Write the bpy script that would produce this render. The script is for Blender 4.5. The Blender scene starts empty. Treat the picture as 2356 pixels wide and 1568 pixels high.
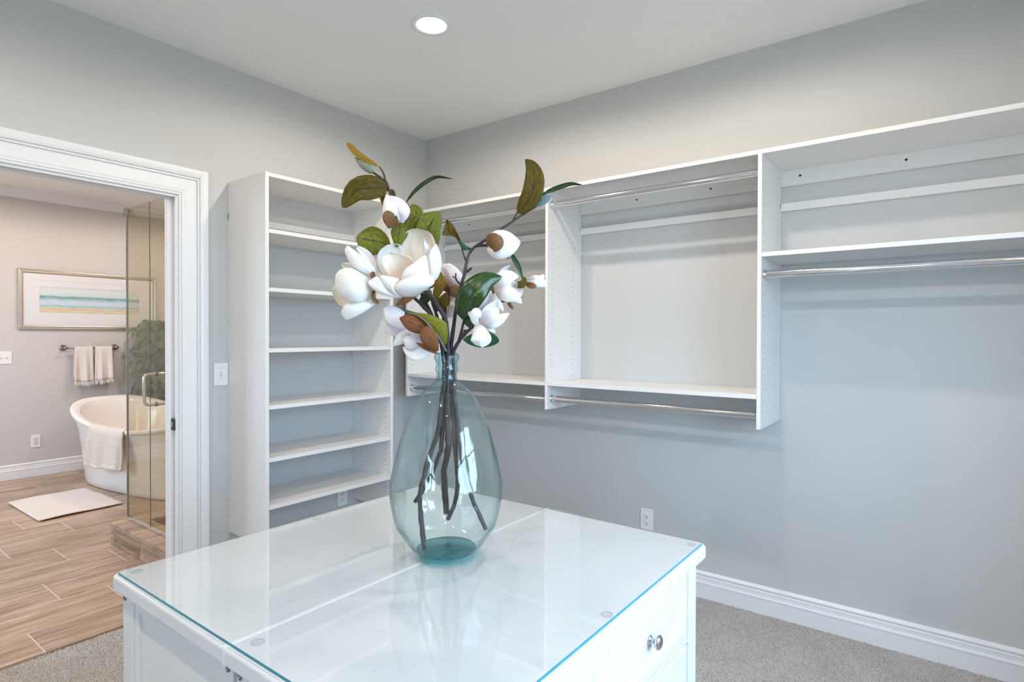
import bpy, bmesh, math, random
import numpy as np
from mathutils import Vector, Matrix, Euler
random.seed(7); np.random.seed(7)
PI = math.pi
sc = bpy.context.scene
col = sc.collection

# ------------------------------------------------------------------ camera, world, exposure
F_PX, W_PX, H_PX = 1338.147, 2356.0, 1568.0
CAM = Vector((3.02835, -2.98757, 1.33987))
C_R = Vector((0.7991196, 0.6011656, 0.002772))
C_U = Vector((-0.0081695, 0.0062487, 0.9999471))
C_F = Vector((-0.6011165, 0.7991, -0.0099046))
cam = bpy.data.cameras.new('camera')
cam.sensor_fit = 'HORIZONTAL'; cam.sensor_width = 36.0
cam.lens = F_PX / W_PX * 36.0
cam.clip_start = 0.02; cam.clip_end = 200
co = bpy.data.objects.new('camera', cam); col.objects.link(co)
M3 = Matrix((C_R, C_U, -C_F)).transposed()
co.matrix_world = Matrix.Translation(CAM) @ M3.to_4x4()
sc.camera = co

SKY = 6.2
world = bpy.data.worlds.new('sky'); sc.world = world; world.use_nodes = True
bg = world.node_tree.nodes['Background']
bg.inputs[0].default_value = (0.515, 0.75, 1.0, 1); bg.inputs[1].default_value = SKY

vs = sc.view_settings
vs.view_transform = 'Standard'; vs.look = 'None'; vs.gamma = 1.0; vs.use_curve_mapping = False
vs.exposure = 1.68
sc.cycles.use_denoising = True
sc.cycles.max_bounces = 10; sc.cycles.diffuse_bounces = 6; sc.cycles.glossy_bounces = 5
sc.cycles.transmission_bounces = 8; sc.cycles.transparent_max_bounces = 24
sc.cycles.caustics_refractive = False; sc.cycles.caustics_reflective = False
sc.cycles.sample_clamp_indirect = 6.0
CAN_W, LENS_E = 11.8, 5.0       # recessed lamps: lamp power, glow of the lens
CAN_COL = (1.0, 0.87, 0.73)
BATH_W = 16.0
BATH_COL = (1.0, 0.84, 0.755)

# room extents
RX, RY, RZ = 3.85, -4.6, 2.74          # closet x 0..RX, y RY..0
BX, BY0, BY1, BZ = -3.86, -4.2, 1.2, 2.69
WT = 0.13                             # wall between closet and bathroom
DY0, DY1, DZ = -2.50, -1.69, 2.022    # doorway
WIN1 = (-2.54, -1.27, 0.85, 2.20)       # on the right wall: y0,y1,z0,z1
WIN2 = (2.25, 2.85, 1.05, 1.95)         # on the front wall: x0,x1,z0,z1
BATH_FILL_WIN = (-2.9, -1.5, 0.9, 2.1)         # bathroom front wall: unseen window, added and sized to brighten the room

def portal(loc, rot, sx, sy):
    l = bpy.data.lights.new('window_portal', 'AREA'); l.shape = 'RECTANGLE'; l.size = sx; l.size_y = sy
    l.cycles.is_portal = True
    o = bpy.data.objects.new('window_portal', l); o.location = loc; o.rotation_euler = rot; col.objects.link(o)
portal((RX + .1, (WIN1[0] + WIN1[1]) / 2, (WIN1[2] + WIN1[3]) / 2), (0, PI / 2, 0), WIN1[3] - WIN1[2], WIN1[1] - WIN1[0])
portal(((WIN2[0] + WIN2[1]) / 2, RY - .1, (WIN2[2] + WIN2[3]) / 2), (-PI / 2, 0, PI), WIN2[1] - WIN2[0], WIN2[3] - WIN2[2])
portal(((BATH_FILL_WIN[0] + BATH_FILL_WIN[1]) / 2, BY0 - .1, (BATH_FILL_WIN[2] + BATH_FILL_WIN[3]) / 2), (-PI / 2, 0, PI), BATH_FILL_WIN[1] - BATH_FILL_WIN[0], BATH_FILL_WIN[3] - BATH_FILL_WIN[2])

# ------------------------------------------------------------------ materials
class NT:
    def __init__(s, name):
        s.m = bpy.data.materials.new(name); s.m.use_nodes = True
        s.t = s.m.node_tree; s.t.nodes.clear()
        s.out = s.n('ShaderNodeOutputMaterial')
    def n(s, typ, **kw):
        x = s.t.nodes.new(typ)
        for k, v in kw.items(): setattr(x, k, v)
        return x
    def l(s, a, b): s.t.links.new(a, b)
    def surf(s, sock): s.l(sock, s.out.inputs['Surface'])
    def bsdf(s, colr=(.8, .8, .8), rough=.5, metal=0.0, **kw):
        b = s.n('ShaderNodeBsdfPrincipled')
        b.inputs['Base Color'].default_value = (*colr, 1); b.inputs['Roughness'].default_value = rough
        b.inputs['Metallic'].default_value = metal
        for k, v in kw.items(): b.inputs[k].default_value = v
        s.surf(b.outputs[0]); return b
    def noise(s, scale, detail=3, vec=None, rough=.5):
        x = s.n('ShaderNodeTexNoise'); x.inputs['Scale'].default_value = scale
        x.inputs['Detail'].default_value = detail; x.inputs['Roughness'].default_value = rough
        if vec is not None: s.l(vec, x.inputs['Vector'])
        return x
    def ramp(s, sock, stops):
        r = s.n('ShaderNodeValToRGB'); cr = r.color_ramp
        while len(cr.elements) < len(stops): cr.elements.new(.5)
        for e, (p, c) in zip(cr.elements, stops): e.position = p; e.color = (*c, 1)
        if sock is not None: s.l(sock, r.inputs[0])
        return r
    def bump(s, sock, b, strength=.2, dist=.002):
        x = s.n('ShaderNodeBump'); x.inputs['Strength'].default_value = strength; x.inputs['Distance'].default_value = dist
        s.l(sock, x.inputs['Height']); s.l(x.outputs[0], b.inputs['Normal']); return x
    def coord(s, which='Object'): return s.n('ShaderNodeTexCoord').outputs[which]
    def mapping(s, vec, scale=(1, 1, 1), loc=(0, 0, 0), rot=(0, 0, 0)):
        m = s.n('ShaderNodeMapping'); m.inputs['Scale'].default_value = scale
        m.inputs['Location'].default_value = loc; m.inputs['Rotation'].default_value = rot
        s.l(vec, m.inputs['Vector']); return m.outputs[0]
    def math(s, op, a, b=None):
        m = s.n('ShaderNodeMath', operation=op)
        for i, v in enumerate((a, b)):
            if v is None: continue
            if isinstance(v, (int, float)): m.inputs[i].default_value = v
            else: s.l(v, m.inputs[i])
        return m.outputs[0]
    def mix(s, fac, a, b):
        m = s.n('ShaderNodeMix', data_type='RGBA')
        for i, v in ((0, fac), (6, a), (7, b)):
            if isinstance(v, (int, float)): m.inputs[i].default_value = v
            elif isinstance(v, tuple): m.inputs[i].default_value = (*v, 1)
            else: s.l(v, m.inputs[i])
        return m.outputs[2]

def plain(name, colr, rough=.5, metal=0.0, noise_scale=0, bump=0.0, var=0.0, **kw):
    t = NT(name); b = t.bsdf(colr, rough, metal, **kw)
    if noise_scale:
        n = t.noise(noise_scale, 4, t.coord())
        if bump: t.bump(n.outputs[0], b, bump, .001)
        if var:
            r = t.ramp(n.outputs[0], [(.3, tuple(c * (1 - var) for c in colr)), (.7, tuple(min(1, c * (1 + var)) for c in colr))])
            t.l(r.outputs[0], b.inputs['Base Color'])
    return t.m

M = {}
M['wall'] = plain('wall_paint', (.555, .56, .555), .62, noise_scale=220, bump=.06)
M['bathwall'] = plain('bath_wall_paint', (.58, .56, .55), .6, noise_scale=220, bump=.06)
M['ceiling'] = plain('ceiling_paint', (.85, .855, .86), .8, noise_scale=180, bump=.05)
M['trim'] = plain('white_trim_paint', (.79, .80, .82), .35, noise_scale=60, bump=.015)
M['melamine'] = plain('white_melamine', (.80, .785, .77), .42, noise_scale=300, bump=.012)
M['dresser'] = plain('white_lacquer', (.77, .78, .79), .33, noise_scale=90, bump=.01, var=.008)
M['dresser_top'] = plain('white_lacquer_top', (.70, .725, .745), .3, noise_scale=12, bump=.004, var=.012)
M['strip'] = plain('white_strip', (.90, .90, .90), .4, noise_scale=60, var=.005)
M['hole'] = plain('dark_hole', (.03, .03, .035), .8, noise_scale=50, var=.1)
M['chrome'] = plain('chrome', (.80, .81, .82), .09, 1.0, noise_scale=40, bump=.004)
M['nickel'] = plain('satin_nickel', (.62, .63, .66), .22, 1.0, noise_scale=60, bump=.006)
M['black'] = plain('black_metal', (.012, .012, .013), .4, .3, noise_scale=60, bump=.01)
M['plastic'] = plain('white_plastic', (.82, .82, .81), .3, noise_scale=40, var=.01)
M['darkline'] = plain('dark_gap', (.05, .05, .055), .8, noise_scale=50, var=.1)
M['acrylic'] = plain('tub_acrylic', (.80, .77, .745), .12, noise_scale=20, var=.005)
M['grout'] = plain('tile_grout', (.74, .64, .56), .9, noise_scale=150, bump=.1, var=.06)
M['silverframe'] = plain('champagne_frame', (.60, .56, .49), .32, .85, noise_scale=120, bump=.03, var=.08)
M['matboard'] = plain('white_mat_board', (.82, .83, .86), .7, noise_scale=300, var=.01)
M['towelbar'] = plain('dark_nickel', (.34, .33, .32), .2, 1.0, noise_scale=60, bump=.006)
M['cam'] = plain('cam_bolt_metal', (.22, .25, .29), .35, .9, noise_scale=80, var=.1)

def thin_glass(name, tint, rough=.0, ior=1.5, bump=0.0, bscale=8, edge_tint=None, edge_pow=4.0):
    t = NT(name)
    tr = t.n('ShaderNodeBsdfTransparent'); gl = t.n('ShaderNodeBsdfGlossy')
    gl.inputs['Roughness'].default_value = rough
    lw = t.n('ShaderNodeLayerWeight'); lw.inputs['Blend'].default_value = .5      # facing = 1-|cos|, the same from both sides of a pane
    f0 = ((ior - 1) / (ior + 1)) ** 2
    fr = t.math('ADD', t.math('MULTIPLY', t.math('POWER', lw.outputs['Facing'], 5), 1 - f0), f0)
    if edge_tint:
        f = t.math('POWER', lw.outputs['Facing'], edge_pow)
        c = t.mix(f, tint, edge_tint); t.l(c, tr.inputs[0])
    else:
        tr.inputs[0].default_value = (*tint, 1)
    mx = t.n('ShaderNodeMixShader')
    t.l(fr, mx.inputs[0]); t.l(tr.outputs[0], mx.inputs[1]); t.l(gl.outputs[0], mx.inputs[2])
    if bump:
        mp = t.mapping(t.coord(), (1, 1, .35))
        n = t.noise(bscale, 2, mp)
        b = t.n('ShaderNodeBump'); b.inputs['Strength'].default_value = bump; b.inputs['Distance'].default_value = .01
        t.l(n.outputs[0], b.inputs['Height']); t.l(b.outputs[0], gl.inputs['Normal']); t.l(b.outputs[0], lw.inputs['Normal'])
    t.surf(mx.outputs[0]); return t.m
M['vase'] = thin_glass('aqua_glass', (.962, 1.0, 1.0), ior=1.5, bump=.5, bscale=18, edge_tint=(.04, .42, .48), edge_pow=5.5)
M['vaseneck'] = thin_glass('aqua_glass_neck', (.84, .955, .965), ior=1.5, bump=.3, bscale=60, edge_tint=(.03, .30, .36), edge_pow=2.4)
M['seal'] = plain('grey_clear_seal', (.30, .34, .36), .25, noise_scale=40, var=.05)
M['tabletop_glass'] = thin_glass('table_glass', (.985, .994, .999), ior=1.45)
M['shower_glass'] = thin_glass('shower_glass', (.935, .915, .855), ior=1.28)
M['window_glass'] = thin_glass('window_glass', (.98, .985, .985), ior=1.35)
M['picture_glass'] = thin_glass('picture_glass', (.985, .985, .985), ior=1.35)
def teal_edge(name, c, one_sided=False, rough=.08):
    t = NT(name); b = t.bsdf(c, rough); b.inputs['IOR'].default_value = 1.5
    n = t.noise(30, 2, t.coord()); r = t.ramp(n.outputs[0], [(.3, tuple(x * .85 for x in c)), (.7, c)])
    t.l(r.outputs[0], b.inputs['Base Color'])
    if one_sided:      # from inside the sheet its edges are not seen (total reflection)
        ge = t.n('ShaderNodeNewGeometry'); tr = t.n('ShaderNodeBsdfTransparent'); mx = t.n('ShaderNodeMixShader')
        t.l(ge.outputs['Backfacing'], mx.inputs[0]); t.l(b.outputs[0], mx.inputs[1]); t.l(tr.outputs[0], mx.inputs[2]); t.surf(mx.outputs[0])
    return t.m
M['glass_edge'] = teal_edge('glass_edge', (.045, .27, .33), True)
M['glass_edge_green'] = teal_edge('glass_edge_green', (.20, .28, .23), True)
M['vasebase'] = thin_glass('aqua_glass_thick', (.34, .74, .76), ior=1.45, bump=.2, bscale=40, edge_tint=(.10, .42, .48), edge_pow=2.5)
M['bumper'] = thin_glass('clear_bumper', (.985, .99, .99), ior=1.4)
M['bumper_rim'] = teal_edge('bumper_rim', (.50, .60, .63))

def emit(name, c, e):
    t = NT(name); x = t.n('ShaderNodeEmission'); x.inputs[0].default_value = (*c, 1); x.inputs[1].default_value = e
    t.surf(x.outputs[0]); return t.m
M['lens'] = emit('lamp_lens', (1, .95, .88), LENS_E)
M['bathlens'] = emit('bath_lamp_lens', (1, .92, .82), LENS_E)

def carpet_mat():
    t = NT('carpet_fibre'); b = t.bsdf((.4, .37, .34), .95)
    v = t.coord()
    n1 = t.noise(260, 2, v); n2 = t.noise(7, 3, v)
    r = t.ramp(n1.outputs[0], [(.28, (.26, .24, .23)), (.5, (.49, .465, .45)), (.74, (.74, .71, .69))])
    c = t.mix(.25, r.outputs[0], t.ramp(n2.outputs[0], [(.35, (.48, .45, .43)), (.65, (.66, .63, .61))]).outputs[0])
    t.l(c, b.inputs['Base Color']); t.bump(n1.outputs[0], b, .5, .004); return t.m
M['carpet'] = carpet_mat()

def tile_mat(name, lo, mid, hi, along='y'):
    t = NT(name); b = t.bsdf(mid, .38)
    oi = t.n('ShaderNodeObjectInfo')
    vec = t.n('ShaderNodeVectorMath', operation='ADD'); t.l(t.coord(), vec.inputs[0])
    sv = t.n('ShaderNodeVectorMath', operation='SCALE'); sv.inputs[0].default_value = (13.1, 7.7, 3.3)
    t.l(oi.outputs['Random'], sv.inputs['Scale']); t.l(sv.outputs[0], vec.inputs[1])
    sclx = {'y': (1, .07, 1), 'x': (.07, 1, 1)}[along]
    mp = t.mapping(vec.outputs[0], sclx)
    n1 = t.noise(46, 5, mp, .66); n2 = t.noise(150, 3, mp); n3 = t.noise(9, 3, mp)
    f = t.math('ADD', t.math('MULTIPLY', n1.outputs[0], .55), t.math('MULTIPLY', n2.outputs[0], .2))
    f = t.math('ADD', f, t.math('MULTIPLY', n3.outputs[0], .30))
    r = t.ramp(f, [(.41, lo), (.52, mid), (.62, hi)])
    hv = t.math('ADD', t.math('MULTIPLY', oi.outputs['Random'], .22), .89)
    hs = t.n('ShaderNodeHueSaturation'); t.l(hv, hs.inputs['Value']); t.l(r.outputs[0], hs.inputs['Color'])
    t.l(hs.outputs[0], b.inputs['Base Color']); t.bump(n1.outputs[0], b, .06, .002); return t.m
M['tile'] = tile_mat('wood_look_tile', (.23, .145, .09), (.39, .275, .195), (.52, .40, .305))
M['tilex'] = tile_mat('wood_look_tile_cross', (.21, .14, .09), (.37, .27, .20), (.50, .395, .31), 'x')

def towel_mat(name, c, scale=300, b_=.6):
    t = NT(name); b = t.bsdf(c, .95); b.inputs['Sheen Weight'].default_value = .3
    n = t.noise(scale, 3, t.coord()); t.bump(n.outputs[0], b, b_, .004)
    r = t.ramp(n.outputs[0], [(.3, tuple(x * .86 for x in c)), (.65, c)]); t.l(r.outputs[0], b.inputs['Base Color']); return t.m
M['terry'] = towel_mat('terry_towel', (.70, .62, .55), 110, 1.0)
M['mat'] = towel_mat('bath_mat_cotton', (.75, .67, .60), 260, .5)
def herring():
    t = NT('woven_hand_towel'); b = t.bsdf((.74, .69, .65), .95)
    uv = t.coord('UV'); s = t.n('ShaderNodeSeparateXYZ'); t.l(uv, s.inputs[0])
    zig = t.math('PINGPONG', t.math('MULTIPLY', s.outputs[0], 18), .5)
    w = t.math('FRACT', t.math('ADD', t.math('MULTIPLY', s.outputs[1], 42), t.math('MULTIPLY', zig, 1.6)))
    r = t.ramp(w, [(.35, (.80, .76, .73)), (.65, (.60, .54, .50))])
    t.l(r.outputs[0], b.inputs['Base Color']); t.bump(w, b, .3, .002); return t.m
M['handtowel'] = herring()
M['fringe'] = towel_mat('cotton_fringe', (.80, .76, .72), 200, .4)

def painting_mat():
    t = NT('seascape_print'); b = t.bsdf((.8, .8, .8), .7)
    uv = t.coord('UV'); s = t.n('ShaderNodeSeparateXYZ'); t.l(uv, s.inputs[0])
    mp = t.mapping(uv, (5, 14, 1)); n = t.noise(2.2, 5, mp)
    mp2 = t.mapping(uv, (3, 1, 1)); nb = t.noise(3.0, 3, mp2)
    y = t.math('ADD', s.outputs[1], t.math('MULTIPLY', t.math('SUBTRACT', n.outputs[0], .5), .17))
    y = t.math('ADD', y, t.math('MULTIPLY', t.math('SUBTRACT', nb.outputs[0], .5), .06))
    r = t.ramp(y, [(0.0, (.62, .60, .22)), (.09, (.55, .60, .28)), (.13, (.80, .72, .50)), (.19, (.70, .42, .20)), (.23, (.72, .78, .55)),
                   (.28, (.20, .50, .55)), (.34, (.55, .70, .84)), (.44, (.62, .74, .90)), (.54, (.25, .55, .62)), (.575, (.05, .27, .30)),
                   (.62, (.14, .42, .44)), (.66, (.60, .76, .78)), (.80, (.70, .80, .84)), (1.0, (.62, .76, .80))])
    n2 = t.noise(6, 4, t.mapping(uv, (2, 8, 1)))
    c = t.mix(t.math('MULTIPLY', n2.outputs[0], .38), r.outputs[0], (.86, .89, .90))
    t.l(c, b.inputs['Base Color']); return t.m
M['painting'] = painting_mat()

def leaf_mat(name, a, b_, vein, rough=.42, vw=.02, painted_sheen=None):
    t = NT(name); b = t.bsdf(a, rough)
    if rough > .4: b.inputs['Specular IOR Level'].default_value = .18
    uv = t.coord('UV'); s = t.n('ShaderNodeSeparateXYZ'); t.l(uv, s.inputs[0])
    n = t.noise(9, 4, uv)
    c = t.ramp(n.outputs[0], [(.35, a), (.68, b_)]).outputs[0]
    if painted_sheen:  # soft cream highlights painted into the leaf colour
        n2 = t.noise(3.0, 2, t.mapping(uv, (2.0, .9, 1)))
        c = t.mix(t.ramp(n2.outputs[0], [(.58, (0, 0, 0)), (.78, (.75, .75, .75))]).outputs[0], c, painted_sheen)
    d = t.math('ABSOLUTE', t.math('SUBTRACT', s.outputs[0], .5))
    mid = t.math('LESS_THAN', d, vw)
    q = t.math('FRACT', t.math('MULTIPLY', t.math('SUBTRACT', s.outputs[1], t.math('MULTIPLY', d, .45)), 2.2))
    side = t.math('MULTIPLY', t.math('LESS_THAN', q, .045), t.math('LESS_THAN', d, .26))
    v = t.math('MULTIPLY', t.math('MAXIMUM', mid, t.math('MULTIPLY', side, .75)), t.math('LESS_THAN', s.outputs[1], .85))
    t.l(t.mix(v, c, vein), b.inputs['Base Color']); t.bump(n.outputs[0], b, .12, .003); return t.m
M['leaf_green'] = leaf_mat('leaf_glossy_green', (.008, .030, .005), (.030, .070, .010), (.02, .045, .01), .28, .012, (.30, .30, .10))
M['leaf_teal'] = leaf_mat('leaf_deep_green', (.006, .050, .022), (.018, .09, .04), (.05, .19, .09), .3, .012)
M['leaf_olive'] = leaf_mat('leaf_olive', (.105, .115, .010), (.185, .20, .030), (.045, .03, .02), .5, .018)
M['leaf_bronze'] = leaf_mat('leaf_olive_bronze', (.060, .043, .004), (.105, .076, .008), (.025, .015, .012), .5, .018)
M['leaf_gold'] = leaf_mat('leaf_gold', (.15, .10, .008), (.34, .21, .03), (.08, .04, .01), .45, .02)
M['leaf_plain'] = leaf_mat('leaf_yellow_green', (.130, .130, .010), (.20, .20, .022), (.13, .13, .01), .5, .0)
M['leaf_brown'] = leaf_mat('leaf_brown_felt', (.17, .068, .027), (.235, .10, .045), (.06, .03, .03), .8, .016)
M['leaf_copper'] = leaf_mat('leaf_copper', (.13, .055, .02), (.20, .09, .03), (.06, .03, .02), .6, .016)
M['sepal'] = plain('brown_sepal', (.15, .075, .018), .6, noise_scale=300, bump=.1, var=.3)
M['stem'] = plain('bark', (.032, .020, .019), .6, noise_scale=110, bump=.14, var=.45)
M['stem_grey'] = plain('vein_grey', (.16, .16, .17), .5, noise_scale=200, var=.2)
M['stem_violet'] = plain('bark_violet', (.042, .029, .040), .55, noise_scale=100, bump=.14, var=.4)
M['fuzz'] = plain('fuzzy_bud', (.19, .21, .16), .95, noise_scale=420, bump=.6, var=.45, **{'Sheen Weight': .6})
M['fuzz_blue'] = plain('fuzzy_bud_blue', (.12, .18, .19), .95, noise_scale=420, bump=.6, var=.4, **{'Sheen Weight': .6})
M['mint'] = plain('mint_stalk', (.30, .55, .45), .6, noise_scale=200, var=.1)
def petal_mat(name, base, tip, b0=.0, b1=.5):
    t = NT(name); b = t.bsdf(tip, .62); b.inputs['Subsurface Weight'].default_value = .15
    b.inputs['Subsurface Radius'].default_value = (.01, .008, .006)
    uv = t.coord('UV'); s = t.n('ShaderNodeSeparateXYZ'); t.l(uv, s.inputs[0])
    r = t.ramp(s.outputs[1], [(b0, base), (b1, tip)])
    n = t.noise(5, 3, t.mapping(uv, (6, .5, 1)))
    c = t.mix(t.math('MULTIPLY', n.outputs[0], .10), r.outputs[0], (.60, .60, .62))
    t.l(c, b.inputs['Base Color']); t.bump(n.outputs[0], b, .22, .004); return t.m
M['petal'] = petal_mat('petal_white', (.78, .70, .68), (.80, .79, .78), .0, .35)
M['petal_cream'] = petal_mat('petal_cream', (.76, .54, .40), (.82, .75, .64), .1, .8)
M['petal_pink'] = petal_mat('petal_pink', (.72, .54, .58), (.79, .73, .73), .05, .7)
M['petal_lilac'] = petal_mat('petal_lilac', (.70, .64, .71), (.78, .76, .79), .1, .7)
M['ivy'] = leaf_mat('ivy_leaf', (.040, .075, .003), (.15, .19, .014), (.16, .18, .06), .45, .02)
M['pot'] = plain('dark_grey_pot', (.08, .085, .09), .5, noise_scale=60, bump=.1, var=.2)
M['shrubstem'] = plain('shrub_stem', (.06, .045, .02), .8, noise_scale=120, bump=.2, var=.3)

# ------------------------------------------------------------------ mesh helpers
class MB:
    def __init__(s): s.v = []; s.f = []; s.mi = []; s.uv = []; s.sm = []
    def add(s, verts, faces, mi=0, uvs=None, smooth=False):
        o = len(s.v); s.v += [tuple(v) for v in verts]
        for k, f in enumerate(faces):
            s.f.append(tuple(i + o for i in f)); s.mi.append(mi if isinstance(mi, int) else mi[k]); s.sm.append(smooth)
            s.uv.append([uvs[i] for i in f] if uvs is not None else None)
        return s
    def box(s, x0, x1, y0, y1, z0, z1, mi=0):
        v = [(x0, y0, z0), (x1, y0, z0), (x1, y1, z0), (x0, y1, z0), (x0, y0, z1), (x1, y0, z1), (x1, y1, z1), (x0, y1, z1)]
        f = [(0, 3, 2, 1), (4, 5, 6, 7), (0, 1, 5, 4), (1, 2, 6, 5), (2, 3, 7, 6), (3, 0, 4, 7)]
        return s.add(v, f, mi)
    def bbox(s, x0, x1, y0, y1, z0, z1, r=.002, seg=2, mi=0):
        bm = bmesh.new(); bmesh.ops.create_cube(bm, size=1)
        for v in bm.verts:
            v.co = ((x0 + x1) / 2 + v.co.x * (x1 - x0), (y0 + y1) / 2 + v.co.y * (y1 - y0), (z0 + z1) / 2 + v.co.z * (z1 - z0))
        bmesh.ops.bevel(bm, geom=bm.edges[:], offset=r, segments=seg, profile=.5, affect='EDGES')
        return s.from_bm(bm, mi)
    def from_bm(s, bm, mi=0, smooth=False):
        bm.verts.index_update()
        s.add([v.co[:] for v in bm.verts], [[v.index for v in f.verts] for f in bm.faces], mi, smooth=smooth); bm.free(); return s
    def tube(s, pts, rad, n=10, mi=0, caps=True, smooth=True):
        pts = [Vector(p) for p in pts]; k = len(pts)
        rad = rad if isinstance(rad, (list, tuple)) else [rad] * k
        vs, uv = [], []; up = None
        for i, p in enumerate(pts):
            t = (pts[min(i + 1, k - 1)] - pts[max(i - 1, 0)]).normalized()
            if up is None: up = t.orthogonal().normalized()
            up = (up - t * up.dot(t)).normalized(); b = t.cross(up)
            for j in range(n):
                a = 2 * PI * j / n; vs.append(p + (up * math.cos(a) + b * math.sin(a)) * rad[i]); uv.append((j / n, i / max(1, k - 1)))
        fs = [(i * n + j, i * n + (j + 1) % n, (i + 1) * n + (j + 1) % n, (i + 1) * n + j) for i in range(k - 1) for j in range(n)]
        s.add(vs, fs, mi, uv, smooth)
        if caps:
            s.add(vs[:n], [tuple(range(n))[::-1]], mi, uv[:n]); s.add(vs[-n:], [tuple(range(n))], mi, uv[-n:])
        return s
    def lathe(s, prof, origin=(0, 0, 0), axis=(0, 0, 1), n=32, mi=0, smooth=True, caps=False):
        ax = Vector(axis).normalized(); a = ax.orthogonal().normalized(); b = ax.cross(a); o = Vector(origin)
        vs = []; uv = []
        for i, (r, h) in enumerate(prof):
            for j in range(n):
                t = 2 * PI * j / n; vs.append(o + ax * h + (a * math.cos(t) + b * math.sin(t)) * max(r, 1e-5)); uv.append((j / n, i / max(1, len(prof) - 1)))
        fs = [(i * n + j, i * n + (j + 1) % n, (i + 1) * n + (j + 1) % n, (i + 1) * n + j) for i in range(len(prof) - 1) for j in range(n)]
        if isinstance(mi, (list, tuple)): mi = [mi[i] for i in range(len(prof) - 1) for j in range(n)]
        s.add(vs, fs, mi, uv, smooth)
        if caps:
            s.add(vs[:n], [tuple(range(n))[::-1]], 0 if not isinstance(mi, int) else mi); s.add(vs[-n:], [tuple(range(n))], 0 if not isinstance(mi, int) else mi)
        return s
    def sweep(s, prof, path, frames, closed_prof=False, mi=0, caps=True):
        """prof: (a,b) pairs; path points with frames (A,B): vertex = p + A*a + B*b"""
        k = len(prof); vs = []
        for p, (A, B) in zip(path, frames):
            for (a, b) in prof: vs.append(Vector(p) + Vector(A) * a + Vector(B) * b)
        m = k if closed_prof else k - 1
        fs = [(i * k + j, (i + 1) * k + j, (i + 1) * k + (j + 1) % k, i * k + (j + 1) % k) for i in range(len(path) - 1) for j in range(m)]
        s.add(vs, fs, mi)
        if caps:
            s.add(vs[:k], [tuple(range(k))], mi); s.add(vs[-k:], [tuple(range(k))[::-1]], mi)
        return s

ROOT_LOC = {}
def root_of(o):
    while o.parent is not None: o = o.parent
    return o
def obj(name, mb, mats, parent=None, fixn=True):
    me = bpy.data.meshes.new(name)
    off = root_of(parent).location if parent is not None else Vector((0, 0, 0))
    me.from_pydata([(v[0] - off.x, v[1] - off.y, v[2] - off.z) for v in mb.v], [], mb.f)
    if not isinstance(mats, (list, tuple)): mats = [mats]
    for m in mats: me.materials.append(m)
    me.polygons.foreach_set('material_index', mb.mi)
    me.polygons.foreach_set('use_smooth', mb.sm)
    if any(u is not None for u in mb.uv):
        ul = me.uv_layers.new(name='uv'); flat = []
        for f, u in zip(mb.f, mb.uv):
            flat += [c for q in (u if u is not None else [(0, 0)] * len(f)) for c in q]
        ul.data.foreach_set('uv', flat)
    if fixn:
        bm = bmesh.new(); bm.from_mesh(me); bmesh.ops.recalc_face_normals(bm, faces=bm.faces[:]); bm.to_mesh(me); bm.free()
    me.update()
    o = bpy.data.objects.new(name, me); col.objects.link(o)
    if parent is not None: o.parent = parent
    return o
def tag(o, label, cat, group=None):
    o['label'] = label; o['category'] = cat
    if group: o['group'] = group
    return o
def thing(name, label, cat, loc, group=None):
    o = bpy.data.objects.new(name, None); o.empty_display_size = .05; col.objects.link(o); o.location = loc
    return tag(o, label, cat, group)
def struct(name, mb, m, parent=None, **kw):
    o = obj(name, mb, m, parent, **kw)
    if parent is None: o['kind'] = 'structure'
    return o
def stuff(o): o['kind'] = 'stuff'; return o
def sub(name, parent):
    o = bpy.data.objects.new(name, None); o.empty_display_size = .02; col.objects.link(o); o.parent = parent; return o
def copy_tree(o, loc, label=None, group=None):
    r = o.copy(); col.objects.link(r); r.location = loc
    if label: r['label'] = label
    if group: r['group'] = group
    for ch in list(o.children):
        c = ch.copy(); col.objects.link(c); c.parent = r
        for g in list(ch.children):
            d = g.copy(); col.objects.link(d); d.parent = c
    return r

# ------------------------------------------------------------------ the room shell
def wall_with_hole(axis, c0, c1, a0, a1, z0, z1, holes):
    """wall slab; axis 'x' = slab between x=c0..c1 running along y (a0..a1); holes = (a0,a1,z0,z1)"""
    mb = MB()
    def b(p, q, r, t):
        if q - p < 1e-4 or t - r < 1e-4: return
        if axis == 'x': mb.box(c0, c1, p, q, r, t)
        else: mb.box(p, q, c0, c1, r, t)
    if not holes: b(a0, a1, z0, z1)
    for (h0, h1, hz0, hz1) in holes:
        b(a0, h0, z0, z1); b(h1, a1, z0, z1); b(h0, h1, z0, hz0); b(h0, h1, hz1, z1)
    return mb
mb = wall_with_hole('x', -WT, 0, RY - .12, BY1 + .12, 0, RZ + .06, [(DY0 - .02, DY1 + .02, 0, DZ + .02)])
o = struct('wall_left', mb, [M['wall'], M['bathwall']])
for p in o.data.polygons:
    if p.normal.x < -.5: p.material_index = 1
struct('wall_back', wall_with_hole('y', 0, .12, 0, RX + .12, 0, RZ + .06, []), M['wall'])
struct('wall_right', wall_with_hole('x', RX, RX + .14, RY - .12, 0, 0, RZ + .06, [WIN1]), M['wall'])
struct('wall_front', wall_with_hole('y', RY - .14, RY, 0, RX, 0, RZ + .06, [WIN2]), M['wall'])
struct('ceiling', MB().box(0, RX, RY, 0, RZ, RZ + .06), M['ceiling'])
struct('floor', MB().box(-.005, RX, RY, 0, -.06, -.012), M['carpet'])
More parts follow.
